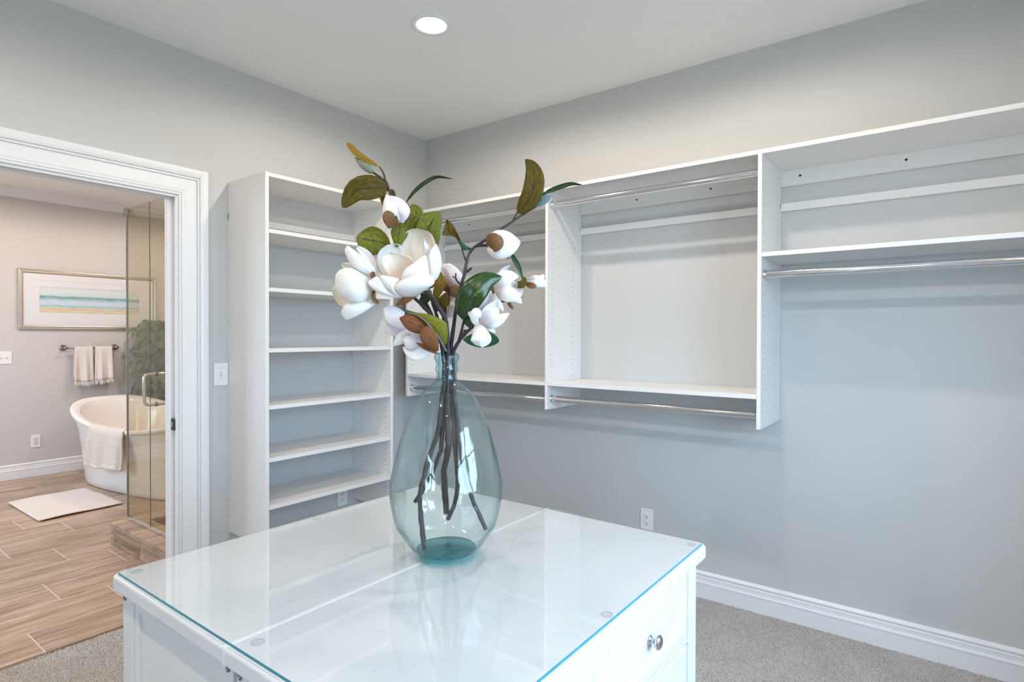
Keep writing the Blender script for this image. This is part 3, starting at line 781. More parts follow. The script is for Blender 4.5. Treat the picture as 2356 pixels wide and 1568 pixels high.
inner = [(max(r - (.0028 if z < 1.24 else .0042), .004), z + (.0 if z > .86 else .004)) for r, z in prof[4:]]
inner = [(r if z < 1.235 else min(r, .0205), z) for r, z in inner]
inner[-1] = (.0222, pz(811.5))
va = thing('glass_vase', 'large clear aqua glass balloon vase standing on the glass top', 'vase', (VX, VY, VZ))
kb = next(i for i, q in enumerate(prof) if q[1] > pz(878)); ki = next(i for i, q in enumerate(inner) if q[1] > pz(878))
m = MB().lathe(prof[:kb + 1], (VX, VY, 0), n=72); m.lathe(inner[:ki + 1][::-1] + [(.088, VZ + .0245), (.074, VZ + .0150)], (VX, VY, 0), n=72); obj('body', m, M['vase'], va, fixn=False)
m = MB().lathe(prof[kb:] + [(.0235, pz(811.2))] + inner[ki:][::-1], (VX, VY, 0), n=56); obj('neck', m, M['vaseneck'], va, fixn=False)
m = MB().lathe([(0, VZ + .0085), (.030, VZ + .0070), (.046, VZ + .0008), (.052, VZ + .0010), (.063, VZ + .0042), (.0722, VZ + .0115), (.070, VZ + .0140), (.060, VZ + .0148), (.052, VZ + .0165), (.040, VZ + .0185), (.022, VZ + .0205), (0, VZ + .0215)], (VX, VY, 0), n=56)
obj('base', m, M['vasebase'], va)['label'] = 'thick teal glass base'

# ------------------------------------------------------------------ magnolia branches
def crom(pts, n):
    P = [Vector(p) for p in pts]
    SS = n if isinstance(n, list) else [i / (n - 1) for i in range(n)]
    if len(P) == 2: return [P[0].lerp(P[1], s) for s in SS]
    P = [P[0] * 2 - P[1]] + P + [P[-1] * 2 - P[-2]]; k = len(P) - 3; out = []
    for s in SS:
        u = s * k; j = min(int(u), k - 1); t = u - j
        a, b, c, d = P[j:j + 4]
        out.append(.5 * ((2 * b) + (c - a) * t + (2 * a - 5 * b + 4 * c - d) * t * t + (3 * b - a - 3 * c + d) * t ** 3))
    return out
PROF = {
    'leaf': lambda s: max(.0, math.sin(PI * min(1, s ** .92))) ** .72,
    'leafw': lambda s: max(.0, math.sin(PI * s ** 1.15)) ** .62,
    'petal': lambda s: (.03 + s) ** .42 * max(0, 1 - s ** 5.5) ** .5 / .80,
    'point': lambda s: (.03 + s) ** .5 * max(0, 1 - s ** 2.2) ** .95 / .52,
    'strap': lambda s: (.35 + .65 * min(1, s / .5)) * math.sqrt(max(0, 1 - max(0, (s - .7) / .3) ** 2.5)),
    'lance': lambda s: (.04 + math.sin(PI * min(1, s ** .78))) ** .75 / 1.03 if s < .985 else .05,
    'round': lambda s: math.sqrt(max(0, 1 - (2 * s - 1) ** 2)) ** .85,
}
def ribbon(px, W, kind='leaf', cup=0.0, fold=0.0, roll=0.0, wave=0.0, th=.0007, n=12, mm=6, taper_tip=0):
    pts = [at(*p) for p in px]; SS = [1 - (1 - i / n) ** 1.5 for i in range(n + 1)]; C = crom(pts, SS); w0 = W / 2 / F_PX * D0
    rows = []; pn = None
    for i, p in enumerate(C):
        s = SS[i]
        t = (C[min(i + 1, n)] - C[max(i - 1, 0)]).normalized(); v = (p - CAM).normalized()
        sd = t.cross(v)
        if sd.length < .15 and pn is not None: sd = pn
        sd = (sd - t * sd.dot(t)).normalized(); pn = sd
        nr = sd.cross(t)
        if nr.dot(v) > 0: nr = -nr
        r = roll if not isinstance(roll, (tuple, list)) else roll[0] + (roll[1] - roll[0]) * s
        a, b = math.cos(r), math.sin(r); sd2 = sd * a + nr * b; nr2 = nr * a - sd * b
        w = w0 * PROF[kind](s); row = []
        for j in range(mm + 1):
            u = 2 * j / mm - 1
            h = cup * w * u * u + fold * w * abs(u) + wave * w0 * (math.sin(s * 8 + u * 2.4 + px[0][0]) * abs(u) ** 2 + .45 * math.sin(s * 19 + u * 3.1 + px[0][1]) * abs(u) ** 3 * s + .5 * math.sin(u * 7 + px[-1][0]) * s ** 4)
            sq = 1.0 / math.sqrt(1 + (cup * u) ** 2 * .6)
            row.append((p + sd2 * (u * w * sq) + nr2 * h, nr2, j / mm, s))
        rows.append(row)
    mb = MB(); k = mm + 1; A = []; B = []; uv = []
    for row in rows:
        for (p, nr, u, s) in row: A.append(p + nr * th / 2); B.append(p - nr * th / 2); uv.append((u, s))
    fs = [(i * k + j, i * k + j + 1, (i + 1) * k + j + 1, (i + 1) * k + j) for i in range(n) for j in range(mm)]
    mb.add(A, fs, 0, uv, True); mb.add(B, [f[::-1] for f in fs], 1, uv, True)
    N = len(A); o = 0
    edge = [(i * k, (i + 1) * k) for i in range(n)] + [((i + 1) * k + mm, i * k + mm) for i in range(n)] + [(n * k + j, n * k + j + 1) for j in range(mm)]
    for a, b in edge:
        mb.f.append((a, b, b + N, a + N)); mb.mi.append(0); mb.sm.append(True); mb.uv.append([uv[a], uv[b], uv[b], uv[a]])
    return mb
def patch(L, R, off, bulge=-.012, th=.0010, n=16, mm=10, wave=.0016, seed=0):
    """petal or leaf between its two edge lines; off = depth along it, bulge = how far the middle comes forward (-) or sinks back (+)"""
    SS = [1 - (1 - i / n) ** 1.35 for i in range(n + 1)]
    def at_arc(E):
        c = crom([Vector((x, y, 0)) for x, y in E], 60); d = [0]
        for a, b in zip(c, c[1:]): d.append(d[-1] + (b - a).length)
        out = []; k = 0
        for q in SS:
            t = q * d[-1]
            while k < 58 and d[k + 1] < t: k += 1
            w = (t - d[k]) / max(1e-9, d[k + 1] - d[k]); out.append(c[k].lerp(c[k + 1], min(1, max(0, w))))
        return out
    l, r = at_arc(L), at_arc(R); O = crom([Vector((o, 0, 0)) for o in off], SS) if len(off) > 2 else [Vector((off[0] + (off[1] - off[0]) * q, 0, 0)) for q in SS]
    A, B, uv = [], [], []; k = mm + 1
    for i in range(n + 1):
        q = SS[i]
        for j in range(k):
            u = j / mm; e = 4 * u * (1 - u); p = l[i].lerp(r[i], u)
            d = O[i].x + bulge * e ** .8 * math.sin(PI * min(1, .12 + .83 * q)) + wave * (math.sin(u * 9 + seed) * q * q + .8 * math.sin(q * 11 + seed * 2 + u * 3) * (1 - e) + .4 * math.sin(u * 23 + seed))
            A.append(at(p.x, p.y, d - th / 2)); B.append(at(p.x, p.y, d + th / 2)); uv.append((u, q))
    mb = MB(); fs = [(i * k + j, i * k + j + 1, (i + 1) * k + j + 1, (i + 1) * k + j) for i in range(n) for j in range(mm)]
    mb.add(A, fs, 0, uv, True); mb.add(B, [f[::-1] for f in fs], 1, uv, True); N = len(A)
    edge = [(i * k, (i + 1) * k) for i in range(n)] + [((i + 1) * k + mm, i * k + mm) for i in range(n)] + [(n * k + j, n * k + j + 1) for j in range(mm)]
    for a, b in edge: mb.f.append((a, b, b + N, a + N)); mb.mi.append(0); mb.sm.append(True); mb.uv.append([uv[a], uv[b], uv[b], uv[a]])
    return mb
def pp(par, L, R, off, mat='petal', bulge=-.012, name='petal', mat2=None, lab=None, **kw):
    kw.setdefault('seed', L[0][0] + L[-1][1])
    o = obj(name, patch(L, R, off, bulge, **kw), [M[mat], M[mat2 or mat]], par, fixn=False)
    if lab: o['label'] = lab
    return o
def leaf(par, px, W, mats, kind='leaf', name='leaf', lab=None, **kw):
    o = obj(name, ribbon(px, W, kind, **kw), [M[mats[0]], M[mats[1]]], par, fixn=False)
    if lab: o['label'] = lab
    return o
def petal(par, px, W, mat='petal', cup=.4, **kw):
    kw.setdefault('mm', 10); kw.setdefault('n', 18); kw.setdefault('th', .0010); kw.setdefault('wave', .09)
    return obj('petal', ribbon(px, W, kw.pop('kind', 'petal'), cup=cup, **kw), [M[mat]] * 2, par, fixn=False)
def sepal(par, px, W, mat='sepal', name='sepal', **kw):
    kw.setdefault('mm', 8); kw.setdefault('n', 16); kw.setdefault('th', .0014)
    return obj(name, ribbon(px, W, kw.pop('kind', 'leafw'), **kw), [M[mat]] * 2, par, fixn=False)
def stem(par, px, r0, r1, name='stem', mat='stem', n=28, knots=True):
    pts = crom([at(*p) for p in px], n); rs = []
    rng = random.Random(len(px) * 31 + int(px[0][0]))
    for i, p in enumerate(pts):
        s = i / (n - 1); r = (r0 + (r1 - r0) * s) / F_PX * D0
        if knots and 1 < i < n - 2: r *= 1 + (.16 if rng.random() < .22 else 0) + rng.uniform(-.07, .07)
        rs.append(r)
    pts = [p + Vector((rng.uniform(-1, 1), rng.uniform(-1, 1), 0)) * (rs[i] * .16 if knots and 1 < i < n - 2 else 0) for i, p in enumerate(pts)]
    return obj(name, MB().tube(pts, rs, 9), M[mat], par)
def ovoid(par, a, b, W, mat, name='bud', sharp=1.0, fat=.5):
    A, B = at(*a), at(*b); L = (B - A).length; R_ = W / 2 / F_PX * D0; pf = []
    for i in range(21):
        s = i / 20; q = s ** (math.log(.5) / math.log(fat)); pf.append((R_ * max(0, math.sin(PI * q)) ** (.62 if q < .5 else .62 * sharp), L * s))
    return obj(name, MB().lathe(pf, A, B - A, n=20), M[mat], par)

def branch(label, loc): return thing('magnolia_branch', label, 'flower branch', loc, 'magnolia branches in the vase')

# --- branch A: the tall left one
p0 = (976, 1262, .0)
A = branch('artificial magnolia branch with fuzzy bud and closed white flower, rising tallest at left', at(*p0))
stem(A, [p0, (972.7, 1228, 0), (966, 1165, .0), (967, 1130, 0), (975, 1098, 0), (988, 1048, 0), (999, 1020, 0), (1009.6, 977, 0), (1017, 916, -.003), (1021.5, 881, -.004), (1022, 845, -.004)], 5.2, 5.4, n=40)
stem(A, [(1021.6, 870, -.004), (1022, 845, -.004), (1019, 811, 0), (1008, 760, .02), (982, 700, .04), (955, 640, .045), (925, 560, .045), (909, 505, .03), (901, 455, .0), (895, 436, 0), (890, 421, 0), (886, 415, 0)], 5.2, 2.4, n=34)
stem(A, [(886, 416, 0), (871, 405, .0), (857, 395, 0)], 2.4, 2.6, 'twig', n=8)
stem(A, [(887, 417, 0), (883, 400, 0), (873, 384, 0)], 2.2, 1.8, 'twig', n=8)
ovoid(A, (861, 398, 0), (817, 362, .005), 21, 'fuzz', fat=.45)['label'] = 'fuzzy grey-green bud'
leaf(A, [(873, 384, 0), (850, 373, -.002), (822, 356, 0), (806, 338, .01), (799, 328, .015)], 17, ('leaf_gold', 'leaf_green'), 'leafw', fold=.5, roll=.5, lab='golden folded leaf')
leaf(A, [(894, 437, 0), (876, 433, -.005), (850, 432, -.015), (818, 440, -.02), (788, 478, -.02)], 57, ('leaf_bronze', 'leaf_green'), 'leafw', fold=.12, cup=.1, roll=.2)
leaf(A, [(886, 440, .012), (883, 450, .012), (884, 465, .012), (887, 482, .012)], 17, ('leaf_gold', 'leaf_olive'))
leaf(A, [(893, 440, .012), (902, 442, .02), (909, 452, .02)], 13, ('leaf_bronze', 'leaf_olive'))
leaf(A, [(932, 468, 0), (950, 441, -.005), (975, 419, -.005), (1005, 405, -.005), (1042, 411, -.02)], 13, ('leaf_green', 'leaf_olive'), fold=.5, roll=.8)
fl = sub('flower', A); fl['label'] = 'closed white magnolia with brown sepal'
ovoid(fl, (921, 512, 0), (890, 449, 0), 40, 'petal_lilac', 'bud_core', sharp=1.9, fat=.42)
petal(fl, [(916, 511, -.006), (900, 492, -.026), (894, 470, -.022), (889, 446, 0)], 34, 'petal', cup=-.6, kind='point')
petal(fl, [(924, 512, -.004), (928, 490, -.020), (915, 468, -.018), (890, 447, -.001)], 34, 'petal_lilac', cup=-.6, kind='point')
sepal(fl, [(914, 519, -.004), (902, 509, -.030), (896, 498, -.036), (901, 487, -.034)], 32, kind='round')
sepal(fl, [(930, 514, 0), (940, 497, -.008), (940, 480, -.008), (934, 464, -.002)], 11, 'leaf_copper')
ovoid(A, (904, 519, 0), (889, 521, 0), 12, 'fuzz', 'small_bud', fat=.5)
stem(A, [(911, 512, .02), (904, 519, 0)], 2, 2, 'twig', n=4)

# --- branch B: the left hand flowers
p0 = (955.4, 1153, .098)
B = branch('magnolia branch with white flower at far left and brown leaves by vase rim', at(*p0))
stem(B, [p0, (975, 1123.6, .07), (988, 1102, .055), (1009, 1048, .03), (1015, 1032, .025), (1018, 988, .015), (1022.6, 944, .01), (1026, 881, .004), (1025, 840, .004)], 5.0, 5.2, n=34)
stem(B, [(1025.7, 870, .004), (1025, 840, .004), (1022, 811, .004), (1010, 755, .0), (990, 722, 0), (970, 700, .0), (945, 680, .01), (915, 665, .02), (880, 655, .01), (866, 654, 0)], 5.2, 3.2, n=26)
stem(B, [(1015, 790, .01), (1000, 775, .012), (985, 768, .01), (974, 766, .004)], 3.2, 3, 'twig', n=8)
f3 = sub('flower', B); f3['label'] = 'large white magnolia seen from the side at far left'
pp(f3, [(830, 635), (800, 622), (788, 616), (785, 607)], [(832, 628), (812, 612), (802, 604), (788, 604)], (.025, .028, .02), 'petal_cream', bulge=.004)
pp(f3, [(840, 682), (800, 706), (786, 705), (771, 691), (764, 672)], [(835, 668), (800, 676), (780, 660), (770, 657), (764, 668)], (.02, .034, .026), 'petal_cream', bulge=.008)
pp(f3, [(864, 637), (850, 607), (832, 587), (820, 573), (822, 567)], [(868, 632), (866, 605), (860, 590), (846, 575), (826, 565)], (.004, .004, .008, .010), bulge=.008)
pp(f3, [(862, 642), (838, 631), (815, 621), (801, 599), (793, 577), (798, 564)], [(866, 640), (864, 620), (850, 603), (828, 584), (812, 573), (800, 564)], (0, -.018, -.022, -.012), bulge=-.012)
pp(f3, [(858, 678), (835, 688), (812, 688), (798, 697), (787, 711), (786, 724), (794, 734)], [(866, 672), (864, 697), (840, 716), (818, 728), (804, 734), (796, 735)], (0, -.014, -.020, -.010), bulge=-.012)
pp(f3, [(862, 664), (852, 682), (835, 694), (812, 695), (790, 685), (775, 668), (770, 650)], [(864, 648), (850, 640), (830, 627), (806, 616), (785, 619), (773, 630), (770, 646)], (0, -.022, -.036, -.032, -.022), bulge=-.022)
sepal(f3, [(874, 646, -.01), (862, 641, -.022), (858, 632, -.02), (861, 625, -.016)], 12, fold=.5)
sepal(f3, [(868, 660, -.02), (858, 676, -.030), (861, 690, -.03), (872, 697, -.026)], 10, fold=.6, kind='strap')
f5 = sub('flower', B); f5['label'] = 'small white magnolia hanging low at left'
petal(f5, [(972, 758, .012), (940, 762, .008), (912, 756, .006), (891, 742, .006)], 40, 'petal_lilac', cup=-.35)
petal(f5, [(968, 756, 0), (938, 744, -.012), (908, 728, -.014), (884, 708, -.004)], 44, 'petal_lilac', cup=-.35)
petal(f5, [(972, 764, 0), (948, 768, -.012), (922, 780, -.014), (905, 794, -.006)], 34, 'petal_lilac', cup=-.4, kind='lance')
petal(f5, [(1000, 782, .0), (975, 802, -.015), (950, 812, -.018), (926, 798, -.008)], 40, 'petal', cup=-.35, kind='lance')
petal(f5, [(980, 764, -.01), (962, 776, -.028), (945, 784, -.03), (929, 778, -.02)], 40, 'petal_lilac', cup=-.5)
leaf(B, [(900, 566, .04), (872, 556, .035), (846, 551, .03), (820, 546, .03)], 72, ('leaf_olive', 'leaf_green'), 'leafw', fold=-.2, roll=.25)
pp(B, [(1008, 789), (985, 773), (965, 768), (942, 761), (928, 748), (919, 733)], [(1008, 783), (987, 750), (971, 732), (955, 724), (935, 723), (919, 730)], (-.034, -.050, -.054, -.046), 'leaf_brown', bulge=-.006, name='leaf', mat2='leaf_green', lab='brown felted leaf')
pp(B, [(960, 723), (945, 726), (930, 729)], [(960, 719), (945, 715), (932, 711)], (-.056, -.048), 'leaf_teal', bulge=-.002, name='leaf', mat2='leaf_olive')
pp(B, [(1024, 794), (1005, 773), (990, 753), (975, 736), (955, 725), (936, 721)], [(1027, 790), (1031, 760), (1026, 742), (1005, 729), (980, 721), (937, 717)], (-.03, -.054, -.064, -.060, -.050), 'leaf_plain', bulge=-.006, name='leaf', mat2='leaf_green', lab='yellow-green leaf half in front of the stems')
stem(B, [(1026, 806, -.025), (1014, 783, -.050), (1000, 764, -.064), (982, 741, -.070), (958, 724, -.062), (940, 720, -.052)], 2.6, 1.2, 'midrib', mat='stem_grey', n=16, knots=False)
pp(B, [(1006, 808), (986, 800), (971, 787), (966, 772), (971, 755), (982, 749)], [(1010, 806), (1009, 785), (1005, 772), (998, 758), (984, 749)], (-.035, -.064, -.074, -.068), 'leaf_brown', bulge=-.006, name='leaf', mat2='leaf_green', lab='brown felted leaf')
leaf(B, [(1008, 814, -.03), (992, 804, -.045), (974, 796, -.05), (957, 788, -.04)], 13, ('leaf_brown', 'leaf_green'), 'leaf', fold=-.4)
leaf(B, [(968, 674, -.01), (946, 680, -.028), (932, 690, -.034), (911, 702, -.03)], 19, ('leaf_copper', 'leaf_bronze'))
leaf(B, [(966, 704, .01), (975, 690, .012), (985, 680, .01), (992, 668, .01)], 22, ('leaf_green', 'leaf_olive'))

# --- branch E: the big open flower
p0 = (1027, 1178, .112)
E_ = branch('artificial magnolia branch with the biggest open white flower, on the thickest stem', at(*p0))
stem(E_, [p0, (1023.7, 1130, .075), (1021.5, 1091, .05), (1028, 1045, .03), (1032, 1020, .02), (1029.5, 977, .012), (1030, 933, .008), (1030, 881, .004), (1031, 840, .004)], 7.4, 7.0, n=34)
stem(E_, [(1030.2, 870, .004), (1031, 840, .004), (1031, 811, 0), (1025, 740, -.012), (1008, 705, -.015), (988, 676, -.01), (966, 664, .0), (950, 660, .0)], 6.8, 4.4, n=20, mat='stem_violet')
stem(E_, [(1031, 820, .01), (1022, 770, .02), (1022, 725, .03), (1029, 690, .04), (1034, 664, .045)], 4.6, 4.2, 'twig', n=14)
stem(E_, [(1022, 800, .01), (1005, 730, .015), (993, 690, .02), (985, 664, .02)], 4.0, 3.6, 'twig', mat='stem_violet', n=10)
f2 = sub('flower', E_); f2['label'] = 'largest open white magnolia with cream inner petals'
pp(f2, [(925, 650), (890, 640), (870, 622), (866, 600), (872, 578), (888, 564)], [(932, 645), (925, 610), (925, 585), (924, 566), (908, 560), (890, 563)], (.0, .024, .020, .010), bulge=.012)
pp(f2, [(948, 655), (925, 615), (920, 575), (926, 545), (940, 529), (958, 525)], [(956, 655), (990, 620), (1002, 585), (1001, 555), (988, 534), (960, 525)], (.0, .028, .026, .006), 'petal_cream', bulge=.020)
pp(f2, [(975, 650), (975, 610), (974, 580), (972, 560), (975, 547)], [(983, 650), (985, 605), (991, 578), (986, 566), (976, 547)], (-.004, .004, .0, -.008), bulge=-.004)
pp(f2, [(970, 670), (976, 640), (980, 610), (988, 580), (1002, 561)], [(985, 667), (1006, 642), (1016, 612), (1013, 582), (1004, 560)], (-.006, -.016, -.018, -.012), bulge=-.012)
pp(f2, [(925, 655), (900, 640), (884, 622), (878, 605), (882, 589), (897, 581)], [(935, 657), (946, 637), (951, 618), (954, 603), (940, 588), (900, 580)], (-.004, -.016, -.024, -.018), 'petal_cream', bulge=.016)
obj('stamen_cone', MB().lathe([(0, 0), (.008, .002), (.009, .010), (.006, .020), (0, .026)], at(940, 655, -.01), at(925, 625, -.04) - at(940, 655, -.01), n=12), M['petal_cream'], f2)
pp(f2, [(945, 682), (925, 660), (924, 638), (932, 618), (950, 606), (966, 594), (977, 586)], [(960, 682), (982, 660), (987, 635), (986, 615), (984, 600), (981, 590), (978, 586)], (-.006, -.034, -.044, -.038, -.028), bulge=-.010)
pp(f2, [(945, 687), (905, 684), (875, 676), (856, 663), (847, 650), (853, 642)], [(940, 680), (905, 671), (886, 654), (874, 640), (866, 635), (856, 641)], (-.006, -.036, -.048, -.040), bulge=-.010)
pp(f2, [(940, 686), (912, 681), (893, 666), (880, 650), (874, 637), (878, 633)], [(946, 684), (918, 674), (909, 662), (916, 650), (917, 641), (882, 632)], (-.008, -.044, -.056, -.050), bulge=-.010)
pp(f2, [(948, 686), (925, 681), (908, 664), (916, 648), (934, 639), (950, 629), (964, 625)], [(962, 680), (982, 664), (997, 655), (1000, 642), (993, 633), (980, 627), (966, 625)], (-.010, -.050, -.064, -.060, -.054), bulge=-.014)
sepal(f2, [(985, 664, -.012), (1000, 650, -.018), (1006, 635, -.012)], 14, 'leaf_copper')
f4 = sub('flower', E_); f4['label'] = 'pinkish magnolia seen from behind, half hidden by the stems'
pp(f4, [(1036, 666), (1027, 646), (1019, 626), (1015, 611), (1022, 607)], [(1050, 664), (1062, 648), (1064, 632), (1052, 617), (1036, 606), (1025, 606)], (.046, .034, .034, .044), 'petal_pink', bulge=-.014)
pp(f4, [(1034, 676), (1031, 703), (1026, 722), (1030, 731)], [(1054, 678), (1054, 708), (1049, 724), (1036, 731)], (.046, .040, .048), 'petal_pink', bulge=-.010)
pp(f4, [(1033, 668), (1037, 679), (1051, 685), (1058, 673)], [(1033, 664), (1040, 657), (1052, 655), (1059, 660)], (.026, .016, .020), 'sepal', bulge=-.008, name='sepal')
sepal(f4, [(1036, 672, .03), (1026, 662, .02), (1019, 650, .02), (1022, 640, .03)], 22, 'leaf_copper', cup=-.3)
pp(E_, [(1000, 692), (996, 672), (1003, 650), (1010, 632), (1013, 625)], [(1005, 690), (1019, 670), (1027, 652), (1024, 638), (1015, 626)], (.01, .010, .016), 'leaf_gold', bulge=-.005, name='leaf', mat2='leaf_bronze')
leaf(E_, [(1006, 716, .005), (1012, 702, .0), (1022, 690, .0), (1028, 672, .006)], 30, ('leaf_bronze', 'leaf_olive'), cup=.2)
leaf(E_, [(934, 548, .045), (946, 512, .035), (958, 492, .03), (947, 470, .03)], 38, ('leaf_olive', 'leaf_green'), 'leafw', cup=.15)
leaf(E_, [(968, 560, .05), (978, 535, .045), (992, 512, .045), (1012, 488, .045)], 58, ('leaf_olive', 'leaf_green'), 'leafw', roll=.2, fold=.1)
leaf(E_, [(1000, 575, .05), (1000, 550, .045), (1002, 520, .045), (1008, 492, .045)], 26, ('leaf_olive', 'leaf_green'))
leaf(E_, [(913, 570, .02), (917, 545, .015), (920, 528, .015), (921, 508, .02)], 40, ('leaf_olive', 'leaf_green'), 'leafw', fold=-.15)

# --- branch C: the tall right one
p0 = (1118, 1217, .035)
C_ = branch('artificial magnolia branch arching to the upper right with a blue-grey fuzzy bud', at(*p0))
stem(C_, [p0, (1094, 1165, .035), (1077, 1121, .03), (1070, 1098, .025), (1057, 1016, .015), (1053, 977, .012), (1046.5, 929, .008), (1043, 881, .006), (1042, 840, .006)], 5.0, 4.8, n=34, mat='stem_violet')
stem(C_, [(1042.7, 870, .006), (1042, 840, .006), (1038, 806, .004), (1044, 750, 0), (1050, 705, -.01), (1057, 675, -.012), (1063, 652, -.014), (1070, 623, -.01), (1075, 596, -.008), (1083, 577, -.006), (1097, 564, -.006), (1121, 549, -.004), (1143, 533, 0), (1178, 510, 0), (1206, 491, 0), (1233, 475, 0)], 4.8, 2.4, n=46, mat='stem_violet')
stem(C_, [(1178, 510, 0), (1184, 500, 0), (1189, 490, -.002)], 2, 1.7, 'twig', n=6)
stem(C_, [(1094, 566, -.006), (1106, 564, -.008), (1122, 564, -.01)], 3.2, 3.2, 'twig', n=6)
stem(C_, [(1072, 601, -.008), (1067, 586, -.006), (1063, 572, -.006)], 2, 1.7, 'twig', n=6)
stem(C_, [(1071, 626, -.012), (1078, 622, -.014), (1085, 616, -.016)], 2.6, 3.0, 'twig', n=6)
stem(C_, [(1061, 657, -.014), (1052, 646, -.018), (1048, 638, -.02), (1049, 628, -.02)], 2.4, 1.6, 'twig', n=8)
stem(C_, [(1048, 639, -.02), (1044, 637, -.022), (1041, 635, -.022)], 1.6, 1.4, 'twig', n=5)
ovoid(C_, (1230, 476, 0), (1268, 449, .0), 19, 'fuzz_blue', fat=.55)['label'] = 'blue-grey fuzzy bud'
leaf(C_, [(1189, 492, -.002), (1207, 472, -.015), (1224, 445, -.025), (1230, 412, -.025), (1224, 385, -.018), (1209, 366, -.005)], 47, ('leaf_bronze', 'leaf_green'), 'leaf', fold=.1, n=14)
leaf(C_, [(1243, 452, .004), (1262, 438, .006), (1290, 427, .006), (1315, 421, .0), (1340, 425, -.006)], 14, ('leaf_green', 'leaf_gold'), fold=.5, roll=.7)
pp(C_, [(1062, 572), (1055, 557), (1046, 545), (1030, 542), (1017, 540), (1022, 526), (1026, 507)], [(1065, 572), (1061, 555), (1054, 540), (1046, 523), (1038, 512), (1032, 506), (1027, 505)], (-.006, -.012, -.012, -.004), 'leaf_bronze', bulge=.006, name='leaf', mat2='leaf_green')
pp(C_, [(1057, 548), (1071, 562), (1084, 571)], [(1061, 568), (1070, 576), (1083, 572.5)], (-.008, -.008, -.002), 'leaf_teal', bulge=-.003, name='leaf', mat2='leaf_green')
f8 = sub('flower', C_); f8['label'] = 'closed white magnolia pointing right with brown sepal'
ovoid(f8, (1121, 562, -.012), (1197, 557, -.012), 48, 'petal', 'bud_core', sharp=1.9, fat=.38)
petal(f8, [(1122, 557, -.016), (1142, 547, -.036), (1170, 548, -.032), (1198, 557, -.013)], 34, 'petal', cup=-.6, kind='point')
petal(f8, [(1121, 572, -.016), (1142, 578, -.036), (1170, 574, -.032), (1197, 559, -.013)], 36, 'petal', cup=-.6, kind='point')
sepal(f8, [(1119, 562, -.016), (1128, 558, -.046), (1143, 557, -.053), (1159, 555, -.048)], 42, 'sepal', kind='round', cup=-.25)
sepal(f8, [(1158, 590, -.012), (1166, 588, -.014), (1170, 596, -.014)], 8, 'leaf_copper')

# --- branch D: the two small open flowers at right
p0 = (1031, 1193, .108)
D_ = branch('artificial magnolia branch with two small open white flowers and a big glossy leaf at right', at(*p0))
stem(D_, [p0, (1046.5, 1156, .08), (1053, 1121, .06), (1053, 1098, .05), (1048.6, 1042, .03), (1044, 977, .015), (1040, 912, .01), (1037, 881, .006), (1037, 840, .006)], 5.4, 4.8, n=34)
stem(D_, [(1037, 870, .006), (1037, 840, .006), (1044, 808, .0), (1060, 779, -.012), (1078, 760, -.025), (1094, 745, -.035)], 4.6, 3.4, n=16, mat='stem_violet')
stem(D_, [(1055, 786, -.01), (1061, 765, -.018), (1067, 738, -.026)], 3.4, 2.8, 'twig', n=8)
stem(D_, [(1061, 778, -.014), (1069, 768, -.016), (1070, 758, -.018)], 3.0, 3.2, 'twig', n=6)
stem(D_, [(1080, 760, -.022), (1100, 725, -.008), (1118, 694, 0), (1133, 672, 0)], 3, 2.6, 'twig', n=10)
stem(D_, [(1130, 676, 0), (1145, 692, 0), (1168, 693, 0)], 2.2, 1.8, 'twig', n=8)
stem(D_, [(1133, 672, .004), (1165, 658, .012), (1190, 650, .012), (1209, 646, .01)], 2, 1.6, 'twig', n=8)
ovoid(D_, (1167, 692, 0), (1181, 711, 0), 9, 'sepal', 'small_bud')
leaf(D_, [(1066, 737, -.026), (1068, 708, -.052), (1088, 672, -.070), (1118, 645, -.060), (1155, 636, -.035)], 60, ('leaf_green', 'leaf_olive'), 'leaf', fold=-.22, roll=-.15, n=16, lab='large glossy dark green leaf')
leaf(D_, [(1172, 577, .01), (1184, 597, .008), (1195, 618, .006), (1204, 646, .004)], 12, ('leaf_teal', 'leaf_bronze'), fold=.5)
leaf(D_, [(1206, 636, .004), (1206, 646, -.002), (1200, 655, -.004), (1190, 661, -.002)], 17, ('leaf_bronze', 'leaf_teal'), 'leafw')
leaf(D_, [(1064, 781, -.012), (1094, 781, -.010), (1122, 780, -.006), (1149, 784, -.006)], 38, ('leaf_teal', 'leaf_olive'), 'leafw', fold=-.15)
leaf(D_, [(1092, 756, -.02), (1082, 744, -.022), (1076, 730, -.02), (1075, 714, -.014)], 24, ('leaf_teal', 'leaf_olive'), 'leafw')
f6 = sub('flower', D_); f6['label'] = 'small open white magnolia, the lower of the two at right'
petal(f6, [(1098, 737, -.034), (1106, 714, -.018), (1118, 690, -.012), (1130, 668, -.018)], 38, 'petal_lilac', cup=.35, kind='lance')
petal(f6, [(1104, 740, -.034), (1122, 722, -.028), (1136, 706, -.026), (1144, 688, -.03)], 34, 'petal_lilac', cup=.35, kind='lance')
petal(f6, [(1096, 738, -.036), (1090, 728, -.046), (1087, 718, -.048), (1084, 707, -.040)], 22, 'petal', cup=-.3)
petal(f6, [(1106, 745, -.036), (1130, 742, -.052), (1152, 732, -.052), (1172, 720, -.040)], 30, 'petal', cup=-.4, kind='lance')
petal(f6, [(1106, 742, -.036), (1122, 730, -.06), (1136, 720, -.064), (1145, 708, -.054)], 30, 'petal_lilac', cup=.4, kind='lance')
petal(f6, [(1098, 746, -.04), (1093, 735, -.06), (1096, 722, -.068), (1106, 714, -.064)], 26, 'petal', cup=-.3)
petal(f6, [(1110, 744, -.034), (1124, 750, -.030), (1133, 757, -.026), (1140, 765, -.022)], 15, 'petal_lilac', cup=.3, kind='lance')
petal(f6, [(1098, 746, -.04), (1103, 763, -.066), (1107, 781, -.068), (1108, 797, -.056)], 46, 'petal', cup=-.3)
